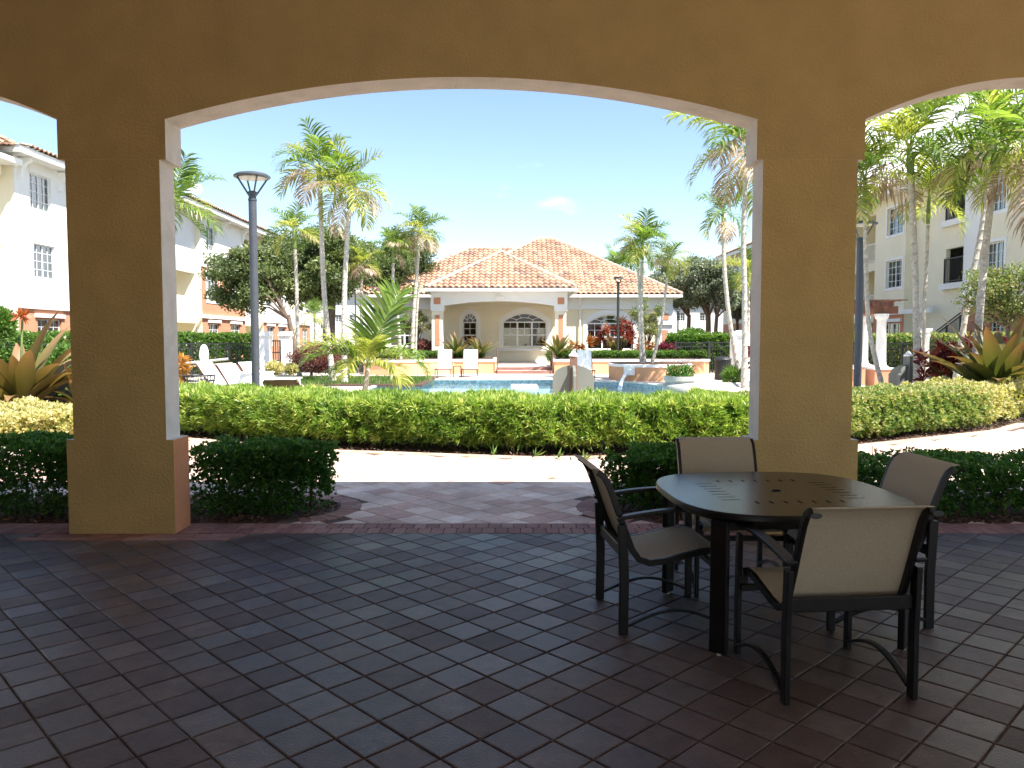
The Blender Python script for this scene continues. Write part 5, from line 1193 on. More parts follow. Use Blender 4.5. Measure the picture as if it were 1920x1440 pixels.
hedge('low_hedge', 'creamy yellow variegated shrubs at the far left edge', [(-9.9, 11.9), (-8.2, 11.3), (-6.9, 11.2), (-6.3, 11.4)], 1.7, .46, 'l_yellow', 26000, (.06, .034), 5, 9, z0=.0, rag=.10, cat='shrub')
hedge('low_hedge', 'small green hedge between the white kerb and the yellow shrubs on the left', [(-11.8, 15.0), (-9.6, 14.6), (-7.6, 14.8)], 1.2, .52, 'l_small', 14000, (.05, .03), 5, 10, z0=.0, rag=.06, cat='hedge')
G = 'dark shaded hedges beside the patio'
hedge('patio_hedge', 'dark shaded hedge filling the bed right of the left column', [(-2.80, 6.66), (-2.1, 6.66), (-1.82, 6.74), (-1.66, 6.94), (-1.62, 7.2)], .78, .60, 'l_dark', 46000, (.036, .020), 6, 12, z0=.02, rag=.05, group=G, core=False, openness=.22)
hedge('patio_hedge', 'dark shaded hedge left of the left column', [(-5.2, 6.64), (-3.40, 6.64)], .9, .62, 'l_dark', 48000, (.036, .020), 6, 13, z0=.02, rag=.06, group=G, core=False, openness=.3)
hedge('patio_hedge', 'dark shaded hedge behind the table, left of the right column', [(.86, 7.25), (.90, 6.95), (1.05, 6.78), (2.1, 6.66)], .78, .52, 'l_dark', 40000, (.036, .020), 6, 14, z0=.02, rag=.06, group=G, core=False, openness=.3)
hedge('patio_hedge', 'dark shaded hedge right of the right column, dotted with light', [(2.55, 6.64), (5.3, 6.64)], .95, .47, 'l_dark', 54000, (.036, .020), 6, 15, z0=.02, rag=.06, group=G, core=False, openness=.35)
hedge('fence_hedge', 'tall clipped hedge standing behind the black fence on the left', [(-18.2, 27.6), (-11.3, 35.2)], 1.0, 1.78, 'l_small', 26000, (.11, .06), 5, 16, z0=.1, rag=.08)
hedge('fence_hedge', 'tall clipped hedge behind the black fence on the right', [(7.4, 36.9), (11.2, 36.5)], 1.0, 1.75, 'l_small', 16000, (.11, .06), 5, 17, z0=.1, rag=.10)
hedge('fence_hedge', 'yellow green topped hedge behind the pergola and fence', [(12.2, 33.8), (18.3, 23.6)], 1.0, 1.72, 'l_varieg', 26000, (.11, .06), 5, 18, z0=.1, rag=.08)
hedge('fence_hedge', 'green hedge behind the iron fence at the far left edge', [(-20, 22.0), (-13.5, 22.0)], .9, 1.72, 'l_small', 20000, (.09, .05), 5, 19, z0=.1, rag=.10)
hedge('planter_hedge', 'low green hedge on top of the left terracotta planter', [(-7.4, 36.0), (-1.3, 36.2)], .9, .98, 'l_small', 15000, (.07, .04), 5, 20, z0=.66, rag=.05)
hedge('planter_hedge', 'low green hedge on top of the right terracotta planter', [(2.15, 36.0), (9.2, 36.0)], .9, 1.0, 'l_small', 17000, (.07, .04), 5, 21, z0=.66, rag=.05)
hedge('planter_hedge', 'darker green hedge against the clubhouse wall behind the left palms', [(-9.5, 41.5), (-4.6, 41.5)], 1.0, 1.0, 'l_small', 9000, (.09, .05), 5, 22, z0=.0, rag=.05)

def bush(name, label, c, r, mat, n, leaf=(.08, .04), cat='shrub', seed=1, group=None, up=.5, stems=5):
    """round shrub: leaves through the volume of an uneven ellipsoid"""
    t = thing(name, label, cat, (c[0], c[1], max(0, c[2] - r[2])), 0, group); d = unit(nr.normal(size=(n, 3))); u = nr.rand(n) ** .45
    P = d * u[:, None] * (1 + .22 * wob(d * 3, 1, seed))[:, None] * np.array(r) + np.array(c); keep = P[:, 2] > .01; P = P[keep]; d = d[keep]; n = len(P)
    V, Fq = leaf_arrays(P, d + (0, 0, up) + nr.normal(size=(n, 3)) * .6, leaf[0] * nr.uniform(.6, 1.2, n), leaf[1] * nr.uniform(.7, 1.2, n), .25)
    link('foliage', npmesh('foliage', V, Fq, M[mat], np.clip(nr.rand(n) * .7 + .15 + .3 * wob(P, 2.5, seed), 0, 1), org=ORG[t]), t)
    m = MB()
    for _ in range(stems):
        a = rng.uniform(0, 6.28); m.tube([(c[0], c[1], max(0, c[2] - r[2])), (c[0] + math.cos(a) * r[0] * .5, c[1] + math.sin(a) * r[1] * .5, c[2] + r[2] * .4)], [.02, .006], 5)
    m.build('stem', M['twig'], t, kind='stuff'); return t
def ti(label, px, py0, py1, Y, wpx, mat='l_red', n=7, seed=1, z0=0.0, group=None, leafL=.34):
    """cluster of cane stems, each topped by a rosette of strap leaves"""
    p = at(px, py1, Y); top = p.z; w = wpx / F * Y / 2; t = thing('ti_plant', label, 'shrub', (p.x, Y, z0), 0, group); Ps = []; Ds = []; m = MB()
    for _ in range(n):
        x, y = p.x + rng.uniform(-w, w), Y + rng.uniform(-.35, .35); h = z0 + (top - z0) * rng.uniform(.45, 1.0); m.tube([(x, y, z0), (x + rng.uniform(-.05, .05), y, h)], .012, 5)
        k = 34
        for i in range(k):
            an = rng.uniform(0, 6.28); e = rng.uniform(-.3, 1.35); Ps.append((x, y, h - .25 * rng.random() * (h - z0))); Ds.append((math.cos(an) * math.cos(e), math.sin(an) * math.cos(e), math.sin(e)))
    k = len(Ps); V, Fq = leaf_arrays(np.array(Ps), np.array(Ds), leafL * nr.uniform(.5, 1, k), .07 * nr.uniform(.7, 1.2, k), .3)
    link('foliage', npmesh('foliage', V, Fq, M[mat], np.clip(np.repeat(nr.rand(n) * .6, 34) + nr.rand(k) * .4, 0, 1), org=ORG[t]), t); m.build('cane', M['twig'], t)
TI = 'red ti plants in the clubhouse planter'
ti('orange red ti plants at the left end of the right planter bed', 1095, 665, 632, 38.6, 56, 'l_croton', 9, 1, .6, TI)
ti('dark red ti plants under the clubhouse right hand window', 1138, 665, 608, 38.8, 34, 'l_red', 7, 2, .6, TI)
ti('tallest crimson ti plants right of the slim black lamp post', 1178, 665, 598, 38.6, 36, 'l_red', 9, 3, .6, TI)
ti('yellow and orange crotons between the twin palm trunks', 1212, 668, 640, 37.6, 40, 'l_croton', 7, 4, .6, TI)
ti('small maroon ti plant below the clubhouse left window', 758, 660, 645, 40.0, 14, 'l_red', 3, 5, .5, TI)
ti('red ti plants left of the broad leaved plant on the far right', 1766, 730, 640, 17.5, 66, 'l_red', 12, 6, 0, None, .30)
ti('crimson ti plants behind the broad leaved plant at the right edge', 1868, 700, 628, 19.5, 90, 'l_red', 12, 7, 0, None, .30)
ti('reddish bromeliads poking out beside the left column by the fence', 343, 690, 668, 19.0, 26, 'l_croton', 5, 8, 0, None, .30)
ti('pink tinged ti plants just right of the domed white pillar', 1404, 700, 640, 27, 14, 'l_red', 3, 9, 0, None, .30)
def bpx(name, label, px, py, Y, wpx, hpx, mat, n, leaf=(.09, .05), dz=None, **k):
    p = at(px, py, Y); return bush(name, label, p, (wpx / F * Y / 2, dz or wpx / F * Y / 3, hpx / F * Y / 2), mat, n, leaf, **k)
bpx('copperleaf_shrub', 'mass of dusty copper red shrubs behind the left palm trunks', 600, 672, 31.5, 112, 52, 'l_plum', 9000, (.10, .05), 1.0)
bpx('copperleaf_shrub', 'brownish copper shrub at the foot of the portico left column', 793, 650, 40.5, 32, 24, 'l_plum', 2500, (.12, .06))
bpx('magenta_shrub', 'round magenta leaved shrub right of the fountain palms', 1257, 653, 37.2, 48, 24, 'l_magenta', 4000, (.10, .05))
bpx('yellow_shrub', 'pale yellow shrub in front of the left gate pillar', 515, 690, 27.0, 30, 22, 'l_yellow', 1800, (.10, .05))
bpx('yellow_shrub', 'smaller pale yellow shrub in front of the right gate pillar', 546, 692, 28.0, 24, 18, 'l_yellow', 1300, (.10, .05))
bpx('yellow_shrub', 'pale yellow shrub between the white loungers', 418, 705, 22.0, 22, 18, 'l_yellow', 1100, (.08, .04))
bpx('mound_shrub', 'rounded clipped green shrub above the dark fence right of the clubhouse', 1297, 634, 41, 62, 34, 'l_small', 6500, (.12, .06), 1.5)
bpx('mound_shrub', 'wider clipped green shrub between the mound and the thin palm', 1345, 636, 42, 50, 22, 'l_small', 4500, (.12, .06), 1.5)
bpx('spiky_shrub', 'low spiky green plant beside the litter bin', 1376, 705, 28.5, 34, 26, 'l_small', 1200, (.28, .025))
bpx('green_shrub', 'leafy green shrub at the left edge in front of the leftmost block', 8, 610, 20, 40, 60, 'l_small', 2600, (.10, .05))
bpx('green_shrub', 'dark glossy green shrub left of the left column behind the yellow shrubs', 118, 705, 17.5, 70, 110, 'l_small', 9000, (.09, .055), .8)
bpx('green_shrub', 'small green plant at the foot of the porch right of the steps', 1031, 667, 37.4, 12, 22, 'l_small', 400, (.12, .04))
# grass bed under the left palms
n = 15000; P = np.stack([nr.uniform(-9.3, -3.2, n), nr.uniform(26.2, 31.5, n), np.zeros(n)], 1); V, Fq = leaf_arrays(P, nr.normal(size=(n, 3)) * (.5, .5, .1) + (0, 0, 1), nr.uniform(.08, .2, n), .02, .3)
tag(link('grass', npmesh('grass', V, Fq, M['l_small'], nr.rand(n))), 'bright green grass tufts under the left palms', 'grass', kind='stuff')
tag(MB().box(-9.6, -3.0, 25.9, 31.8, -.01, .06).build('grass_bed', M['mulch']), kind='structure')
# fallen palm leaves and weeds
def litter():
    for i, (px, py, L, a) in enumerate(((1035, 897, .13, 20), (1845, 848, .5, 8), (1795, 846, .4, -6), (1700, 872, .45, -3))):
        p = gr(px, py, .02); d = Vector((math.cos(R(a)), math.sin(R(a)), 0)); V = []; m = MB(); n_ = Vector((-d.y, d.x, 0)) * .022
        m.add([p - d * L / 2, p + n_ + Vector((0, 0, .01)), p + d * L / 2, p - n_], [(0, 1, 2, 3)]); m.add([p - d * L / 2 + Vector((0, 0, -.004)), p - n_ + Vector((0, 0, -.004)), p + d * L / 2 + Vector((0, 0, -.004)), p + n_ + Vector((0, 0, .006))], [(0, 1, 2, 3)])
        tag(m.build('fallen_leaf', M['f_brown']), ('short dry leaf lying on the sunlit paving in the middle', 'long dry palm leaf on the mulch edge at the far right', 'dry palm leaf left of the longest one at the right', 'dry palm leaf nearest the right column on the mulch')[i], 'leaf')
litter()
def weed(label, pts, mat='l_small', L=.30, n=7, w=.03):
    t = None
    for i, (px, py) in enumerate(pts):
        p = gr(px, py, .01); t = thing('weed', label[i], 'plant', p); Ps = np.array([p] * n); D = nr.normal(size=(n, 3)) * (.7, .5, .3) + (0, -.2, .8); V, Fq = leaf_arrays(Ps, D, L * nr.uniform(.6, 1.1, n), w, .5); link('blade', npmesh('blade', V, Fq, M[mat], nr.rand(n), org=ORG[t]), t)
weed(['fern like weed at the foot of the hedge, leftmost', 'pale fern frond at the foot of the hedge near the middle', 'fern fronds at the foot of the hedge, left of the left chair', 'largest fern fronds poking from the hedge foot above the left chair'], [(925, 852), (1003, 856), (1045, 860), (1095, 861)], 'l_small', .15, 5, .03)

# ---- palms
FR = {}
def frond_mesh(e0, droop, mat, L=1.0, pairs=26, seed=0, lw=.030, ll=.52, vee=.5, hang=.35):
    """a pinnate frond of length 1 from the origin along +x: rachis curve and two rows of drooping leaflets"""
    key = (e0, droop, mat, pairs, seed, ll, vee, hang, lw)
    if key in FR: return FR[key]
    r_ = np.random.RandomState(seed + 5); N = 24; th = R(e0); pts = [Vector((0, 0, 0))]; dirs = []
    for i in range(N):
        f = (i + .5) / N; a = th - R(droop) * f ** 1.25; d = Vector((math.cos(a), 0, math.sin(a))); dirs.append(d); pts.append(pts[-1] + d / N)
    V = []; Fc = []; rn = []
    def addq(vs, r): b_ = len(V); V.extend(vs); Fc.append(tuple(range(b_, b_ + len(vs)))); rn.append(r)
    for i in range(N):                                   # rachis: three-sided
        w0, w1 = .012 * (1 - i / N) + .002, .012 * (1 - (i + 1) / N) + .002
        for s0, s1 in (((-1, 0), (1, 0)), ((1, 0), (0, -1)), ((0, -1), (-1, 0))):
            addq([pts[i] + Vector((0, s0[0] * w0, s0[1] * w0)), pts[i] + Vector((0, s1[0] * w0, s1[1] * w0)), pts[i + 1] + Vector((0, s1[0] * w1, s1[1] * w1)), pts[i + 1] + Vector((0, s0[0] * w1, s0[1] * w1))], .95)
    for k in range(pairs):
        f = .16 + .84 * k / (pairs - 1); i = min(N - 1, int(f * N)); p = pts[i].lerp(pts[i + 1], f * N - i) if i < N else pts[-1]; d = dirs[i]
        up = Vector((-d.z, 0, d.x)); l = ll * (math.sin(math.pi * min(1, .22 + .70 * f)) ** .7) * (1 + r_.uniform(-.22, .15)); fw = .45 + .65 * f
        for s in (-1, 1):
            a = Vector((0, s, 0)) + d * fw * (1 + r_.uniform(-.3, .3)) + up * vee * (1 + r_.uniform(-.7, .7)); a.normalize(); w = lw * (.55 + .6 * math.sin(math.pi * f * .9)) * (1.0 if s > 0 else .9)
            wd = a.cross(up).normalized() * w * .5 if a.cross(up).length > .1 else Vector((0, 0, w))
            m1 = p + a * l * .4; a2 = (a + Vector((0, 0, -hang * 1.0))).normalized(); m2 = m1 + a2 * l * .32; a3 = (a2 + Vector((0, 0, -hang * 1.6))).normalized(); tip = m2 + a3 * l * .28; r0 = r_.rand()
            addq([p - wd * .35, p + wd * .35, m1 + wd, m1 - wd], r0); addq([m1 - wd, m1 + wd, m2 + wd * .75, m2 - wd * .75], r0); addq([m2 - wd * .75, m2 + wd * .75, tip], r0)
    me = bpy.data.meshes.new('frond'); me.from_pydata([tuple(v) for v in V], [], Fc); me.materials.append(M[mat]); a = me.attributes.new('rnd', 'FLOAT', 'FACE'); a.data.foreach_set('value', rn); FR[key] = me; return me
def palm(label, pts, crown_px, L, seed, n=12, dry=3, yellow=.35, rad=.10, group='slender garden palms', spear=True, e_hi=78, e_lo=-10, shaft=.7, name='palm_tree', fan=None):
    """pts: trunk axis, foot first; L frond length; dry: hanging brown fronds"""
    rg = random.Random(seed); p0 = Vector(pts[0]); top = Vector(pts[-1]); t = thing(name, label, 'palm tree', p0, 0, group)
    m = MB(); k = 26; P = []
    for i in range(k + 1):
        f = i / k * (len(pts) - 1); j = min(len(pts) - 2, int(f)); q = f - j; A = Vector(pts[max(0, j - 1)]); B = Vector(pts[j]); C = Vector(pts[j + 1]); D = Vector(pts[min(len(pts) - 1, j + 2)])
        P.append(.5 * ((2 * B) + (C - A) * q + (2 * A - 5 * B + 4 * C - D) * q * q + (3 * B - A - 3 * C + D) * q ** 3))
    PP = []; RR_ = []
    for i in range(k):                                   # ringed bark
        for q, e in ((0, 1.0), (.45, .95), (.5, 1.07), (.58, 1.0)):
            PP.append(P[i].lerp(P[i + 1], q)); RR_.append(rad * e * (1.35 - .35 * min(1, i / k * 5)) * (1 - .18 * i / k))
    m.tube(PP, RR_, 10); m.build('trunk', M['trunk_p'], t, smooth=True)
    d = (P[-1] - P[-3]).normalized(); ct = top + d * shaft
    MB().tube([top, top + d * shaft * .5, ct], [rad * .95, rad * 1.05, rad * .55], 10).build('crownshaft', M['shaft'], t, smooth=True)
    az = rg.uniform(0, 360); tot = n + dry
    for i in range(tot):
        if i < n:
            f = i / max(1, n - 1); e0 = e_hi + (e_lo - e_hi) * f ** 1.1; droop = 50 + 40 * f + rg.uniform(-10, 10); mat = 'f_yellow' if rg.random() < yellow * (.5 + f) else 'f_green'; sc = L * (1.0 - .12 * abs(f - .4)) * rg.uniform(.9, 1.08)
            if i == 0 and spear: e0, droop = 84, 30
            hang = .30 + .35 * f
        else: e0, droop, mat, sc, hang = rg.uniform(22, -26), rg.uniform(60, 95), 'f_brown', L * rg.uniform(.75, .95), .7
        e0 = round(e0 / 12) * 12; droop = round(droop / 15) * 15; hang = round(hang, 1)
        az += 137.5
        o = link('frond', frond_mesh(e0, droop, mat, 1, 26, rg.choice((0, 1, 2)), hang=hang, vee=.45 if i < n else .1), t, label='dried brown frond' if mat == 'f_brown' else None)
        o.location = (ct - d * rg.uniform(0, .12) * (1 if i < n else 3)) - ORG[t]; o.rotation_euler = Euler((rg.uniform(-.25, .25), 0, R(az + (rg.uniform(-18, 18)))), 'XYZ'); o.scale = (sc, sc, sc)
    return t
def PT(Y, *pp, dy=0): return [at(x, y, Y + dy * i) for i, (x, y) in enumerate(pp)]
def foot(px, py_hint, Y): q = at(px, py_hint, Y); return Vector((q.x, Y, 0.0))
def palmpx(label, Y, foot_px, mids, top, L, seed, **k):
    f = foot(foot_px[0], foot_px[1], Y); return palm(label, [f] + [at(x, y, Y) for x, y in mids] + [at(top[0], top[1], Y)], None, L, seed, **k)
palmpx('tall palm with the highest crown right of the tall lamp post', 28.0, (625, 715), [(614, 620), (606, 520)], (600, 352), 1.75, 3, n=13, dry=3, yellow=.35)
palmpx('tall palm with a bright yellow green crown right of the highest one', 27.0, (646, 715), [(645, 600), (648, 500)], (655, 392), 1.75, 8, n=13, dry=3, yellow=.75, rad=.095)
palmpx('thin palm with a shorter crown between the lamp post and the tall pair', 31.5, (562, 700), [(557, 600), (556, 530)], (553, 465), 1.35, 12, n=11, dry=1, yellow=.45, rad=.08)
palmpx('smallest palm low against the gate behind the tall pair', 32.5, (583, 690), [(590, 640)], (590, 605), .9, 17, n=8, dry=0, yellow=.5, rad=.05, shaft=.3)
palmpx('short palm with a skirt of dry fronds in front of the dark tree', 37.5, (678, 690), [(678, 600)], (678, 522), 1.25, 23, n=9, dry=7, yellow=.6, rad=.09)
palmpx('slim leaning palm in front of the clubhouse left window', 34.5, (753, 690), [(746, 600), (738, 540)], (737, 492), 1.15, 29, n=10, dry=2, yellow=.35, rad=.08)
palmpx('palm with a full crown and dry skirt at the left of the portico', 35.0, (772, 690), [(775, 600), (781, 520)], (785, 462), 1.35, 31, n=13, dry=5, yellow=.4, rad=.09)
palmpx('second trunk rising close beside the full crowned palm by the portico', 35.4, (778, 690), [(781, 600), (784, 540)], (777, 480), .9, 37, n=6, dry=2, yellow=.4, rad=.06)
def fpalm(label, px0, mids, top, L, seed, Y=30.4, **k):
    f = foot(px0, 690, Y); f.z = .6; return palm(label, [f] + [at(x, y, Y) for x, y in mids] + [at(top[0], top[1], Y)], None, L, seed, **k)
fpalm('tall palm with a round green crown growing from the fountain planter', 1208, [(1203, 600), (1203, 540)], (1204, 488), 1.3, 41, n=15, dry=1, yellow=.3, rad=.075)
fpalm('thinner trunk tight against the round crowned palm in the fountain planter', 1202, [(1199, 610), (1199, 560)], (1196, 500), .95, 42, n=6, dry=0, yellow=.3, rad=.055)
fpalm('shorter leaning palm with a yellow green crown in the fountain planter', 1222, [(1238, 620), (1246, 560)], (1251, 520), 1.0, 43, n=11, dry=1, yellow=.7, rad=.06)
palmpx('slender bare trunked palm left of the right column with a thin crown', 28.5, (1388, 720), [(1368, 600), (1358, 500)], (1357, 432), 1.25, 47, n=8, dry=2, yellow=.3, rad=.085)
palmpx('very tall palm beside the right column whose dry fronds hang over the arch', 25.0, (1396, 725), [(1396, 560), (1394, 440)], (1400, 310), 2.5, 53, n=12, dry=5, yellow=.5, rad=.09, e_lo=-15)
palmpx('low palm peeping past the left side of the right column', 33.0, (1402, 705), [(1403, 620)], (1404, 540), 1.35, 59, n=10, dry=0, yellow=.4, rad=.07)
palmpx('palm behind the left column whose fronds reach out over the roofline', 20.0, (300, 720), [(302, 600)], (312, 440), 1.6, 61, n=12, dry=1, yellow=.45, rad=.10)
palmpx('thin leaning palm right of the grey lamp post', 19.5, (1663, 730), [(1632, 630), (1624, 520)], (1622, 390), 1.75, 67, n=12, dry=2, yellow=.4, rad=.06)
palmpx('stout palm trunk in the middle of the right opening with drooping crown', 19.0, (1722, 730), [(1718, 600), (1715, 480)], (1708, 330), 1.85, 71, n=12, dry=1, yellow=.4, rad=.085)
palmpx('thin palm trunk tight behind the stout one in the right opening', 20.0, (1737, 730), [(1732, 600), (1737, 500)], (1740, 420), 1.3, 73, n=7, dry=1, yellow=.6, rad=.05)
palmpx('leaning palm in front of the balcony stair at the right', 18.0, (1822, 740), [(1836, 600), (1846, 480)], (1862, 345), 1.75, 79, n=12, dry=3, yellow=.45, rad=.09)
palmpx('tallest palm at the right edge rising behind the others', 23.0, (1790, 715), [(1815, 560), (1845, 400)], (1850, 270), 1.8, 83, n=13, dry=3, yellow=.35, rad=.085)
palmpx('palm just outside the right edge whose fronds lean into the picture', 16.5, (1985, 740), [(1975, 560)], (1965, 350), 1.9, 89, n=10, dry=2, yellow=.45, rad=.10)
palmpx('bushy dark palm standing behind the clubhouse roof', 60.0, (1152, 660), [(1152, 600)], (1150, 520), 1.9, 97, n=12, dry=0, yellow=0, rad=.12, group=None)
palmpx('second dark palm behind the clubhouse roof beside the fountain crowns', 61.0, (1185, 660), [(1185, 600)], (1183, 515), 1.9, 98, n=12, dry=0, yellow=0, rad=.12, group=None)

def young_palm():
    Y = 15.0; b0 = at(684, 740, Y); b0.z = 0; t = thing('young_palm', 'young bright green palm with wide arching fronds above the hedge', 'palm', b0); c = at(690, 690, Y)
    MB().tube([b0, (b0.x + .01, Y, c.z * .6), c], [.07, .06, .045], 10).build('trunk', M['trunk_p'], t, smooth=True)
    MB().tube([c, c + Vector((.03, 0, .22))], [.05, .03], 8).build('crownshaft', M['shaft'], t, smooth=True)
    spec = [(84, 30, 72, 1.62, 'f_green', .12, 17), (76, 40, 120, .8, 'f_yellow', .2, 2), (48, 75, 178, 1.35, 'f_yellow', .35), (36, 70, 200, 1.2, 'f_green', .4), (40, 118, 5, 1.35, 'f_green', .5), (14, 100, 172, 1.05, 'f_green', .6), (20, 95, -30, 1.0, 'f_yellow', .5), (45, 80, 60, 1.0, 'f_yellow', .4), (50, 80, 120, 1.0, 'f_green', .3), (30, 90, 250, .9, 'f_yellow', .5), (5, 95, 30, .75, 'f_yellow', .6), (60, 60, -70, .9, 'f_yellow', .4)]
    for e, dr, az, L, mt, hg, *tilt in spec:
        o = link('frond', frond_mesh(e, dr, mt, 1, 36, 2, lw=.034, ll=.46 if e > 80 else .56, hang=hg, vee=.5), t); o.location = c + Vector((0, 0, .05)) - ORG[t]; o.rotation_euler = Euler((R(tilt[0]) if tilt else rng.uniform(-.3, .3), 0, R(az)), 'XYZ'); o.scale = (L,) * 3
young_palm()

# ---- broad strap-leaved plants
def strap_mesh(seed, mat, bend, wid=.15):
    r_ = random.Random(seed); N = 10; V = []; Fc = []; al = []; e = R(82); p = Vector((0, 0, 0)); 
    for i in range(N + 1):
        f = i / N; w = wid * (math.sin(math.pi * (.10 + .9 * f) ** .85) ** .8 if f < 1 else 0) * .5 + .004; d = Vector((math.cos(e), 0, math.sin(e))); up = Vector((-d.z, 0, d.x))
        for s, lift in ((-1, .25), (-.5, .06), (0, 0), (.5, .06), (1, .25)): V.append(p + Vector((0, s * w, 0)) + up * lift * w * 1.1); al.append(f)
        p = p + d / N; e -= R(bend) / N * (.3 + 1.5 * f)
    for i in range(N):
        for j in range(4): Fc.append((i * 5 + j, i * 5 + j + 1, i * 5 + j + 6, i * 5 + j + 5))
    me = npmesh('strap_leaf', [tuple(v) for v in V], Fc, M[mat], [r_.random()] * len(Fc), al, smooth=True); return me
def strap_plant(label, px, Y, base_z, L, n, seed, mat='brom', group=None, flower=None, wid=.16, name='bromeliad', tilt=55, lean=0):
    p = at(px, 700, Y); p.z = base_z; rg = random.Random(seed); t = thing(name, label, 'plant', p, 0, group); ms = [strap_mesh(seed + i, mat, b_, wid) for i, b_ in enumerate((15, 30, 50, 75, 35))]
    for i in range(n):
        f = i / n; o = link('leaf', ms[rg.randrange(5)], t); az = i * 137.5 + rg.uniform(-15, 15); o.rotation_euler = Euler((0, R(8 + tilt * f ** .8 + rg.uniform(-6, 6)), R(az)), 'XYZ'); s = L * rg.uniform(.75, 1.1); o.scale = (s, s, s); o.location = (rg.uniform(-.04, .04), rg.uniform(-.04, .04), 0)
    if flower:
        q = at(flower[0], flower[1], Y); MB().tube([p, q], .02, 6).build('flower_stalk', M['shaft'], t); k = 60
        P = np.array([q] * k) + nr.normal(size=(k, 3)) * .03; V, Fq = leaf_arrays(P, nr.normal(size=(k, 3)) + (0, 0, .4), nr.uniform(.10, .2, k), .04, .2); link('flower', npmesh('flower', V, Fq, M['red_flower'], nr.rand(k), org=ORG[t]), t)
strap_plant('large orange green broad leaved plant with a red flower at the left edge', 34, 14.0, .1, 2.0, 38, 3, 'brom', None, (42, 592), .17, tilt=38)
strap_plant('broad leaved plant left of the left column, partly hidden by it', 160, 14.5, .2, 1.25, 18, 5, 'brom', None, None, .15, tilt=55)
strap_plant('largest olive broad leaved plant with white spathes at the right edge', 1875, 16.4, .25, 2.1, 46, 7, 'brom2', None, None, .17, tilt=42)
strap_plant('arching broad leaved plant between the right hand trunks', 1800, 16.8, 0, 1.5, 16, 8, 'brom2', None, None, .15, tilt=55)
BG = 'broad leaved bromeliads in the clubhouse planters'
strap_plant('bromeliad nearest the portico left column above the planter hedge', 856, 36.6, .72, 1.35, 26, 11, 'brom2', BG, None, .13, tilt=48)
strap_plant('bromeliad left of the porch steps above the planter hedge', 900, 36.4, .72, 1.35, 26, 12, 'brom2', BG, None, .13, tilt=48)
strap_plant('bromeliad right of the porch steps under the portico right column', 1045, 36.2, .74, 1.35, 26, 13, 'brom2', BG, None, .14, tilt=48)
strap_plant('tall green banana like plant behind the slim black lamp post', 1156, 38.9, .6, 1.7, 9, 14, 'brom2', None, None, .26, tilt=22)

# ---- broadleaf trees
def tree(name, label, base, trunk_top, cc, rr3, mat, n, leaf, seed, group=None, clumps=46, trunk_r=.22, limbs=9, hollow=.55, droop=.2):
    rg = random.Random(seed); t = thing(name, label, 'tree', base, 0, group); base, tt, cc = Vector(base), Vector(trunk_top), Vector(cc)
    m = MB(); m.tube([base, base.lerp(tt, .5) + Vector((rg.uniform(-.1, .1), 0, 0)), tt], [trunk_r * 1.3, trunk_r, trunk_r * .85], 10)
    m.build('trunk', M['bark'], t, smooth=True); m = MB(); C = []
    for i in range(clumps):
        d = Vector((rg.gauss(0, 1), rg.gauss(0, 1), rg.gauss(0, 1))).normalized() * (rg.random() ** .4); c = cc + Vector((d.x * rr3[0], d.y * rr3[1], d.z * rr3[2])) * .86; C.append((c, rg.uniform(.55, 1.2) * min(rr3) * .34))
    for i in range(limbs):
        c, _ = C[i * max(1, clumps // limbs) % clumps]; mid = tt.lerp(c, .5) + Vector((rg.uniform(-.3, .3), rg.uniform(-.3, .3), rg.uniform(0, .4))); m.tube([tt - Vector((0, 0, .2)), mid, c], [trunk_r * .55, trunk_r * .32, trunk_r * .08], 6)
    for c, r in C: q = c + (tt - c) * .35; m.tube([q, c], [trunk_r * .12, trunk_r * .04], 4)
    m.build('limb', M['bark'], t, smooth=True)
    per = n // clumps; Ps = []; rv = []
    for c, r in C:
        d = unit(nr.normal(size=(per, 3))); u = nr.rand(per) ** .5; P = d * (u * r)[:, None] * np.array([1.25, 1.25, .8]) * (1 + .35 * wob(d * 2.7, 1.3, seed))[:, None] + np.array(c); Ps.append(P); rv.append(np.clip(rg.random() * .45 + nr.rand(per) * .55, 0, 1))
    P = np.concatenate(Ps); rv = np.concatenate(rv); k = len(P); D = nr.normal(size=(k, 3)) + (0, 0, -droop); V, Fq = leaf_arrays(P, D, leaf[0] * nr.uniform(.6, 1.3, k), leaf[1] * nr.uniform(.7, 1.2, k), .2)
    link('crown', npmesh('crown', V, Fq, M[mat], rv, org=ORG[t]), t); return t
def trpx(name, label, Y, base_px, tt_px, c_px, rpx, mat, n, leaf, seed, depth=None, **k):
    b_ = at(base_px, 680, Y); b_.z = 0; return tree(name, label, b_, at(*tt_px, Y), at(*c_px, Y), (rpx[0] / F * Y, depth or rpx[0] / F * Y * .7, rpx[1] / F * Y), mat, n, leaf, seed, **k)
trpx('oak_tree', 'big dark spreading oak behind the left palms', 39, 617, (620, 560), (590, 500), (120, 80), 'l_oak', 52000, (.17, .09), 3, depth=3.2, clumps=90, trunk_r=.30, limbs=12)
trpx('oak_tree', 'lower left limb crown of the oak behind the lamp post', 36, 560, (540, 590), (466, 520), (78, 68), 'l_oak', 26000, (.16, .085), 5, depth=2.2, clumps=50, trunk_r=.12, limbs=8)
trpx('oak_tree', 'dark tree between the oak and the clubhouse roof', 47, 735, (735, 590), (730, 500), (84, 66), 'l_oak', 26000, (.18, .09), 6, depth=3.0, clumps=46, trunk_r=.22, limbs=8)
GR = 'greyish trees beyond the right fence'
trpx('grey_green_tree', 'fullest greyish tree right of the clubhouse roof', 56, 1330, (1328, 590), (1318, 525), (58, 62), 'l_grey', 24000, (.20, .10), 7, depth=2.6, clumps=56, trunk_r=.20, group=GR)
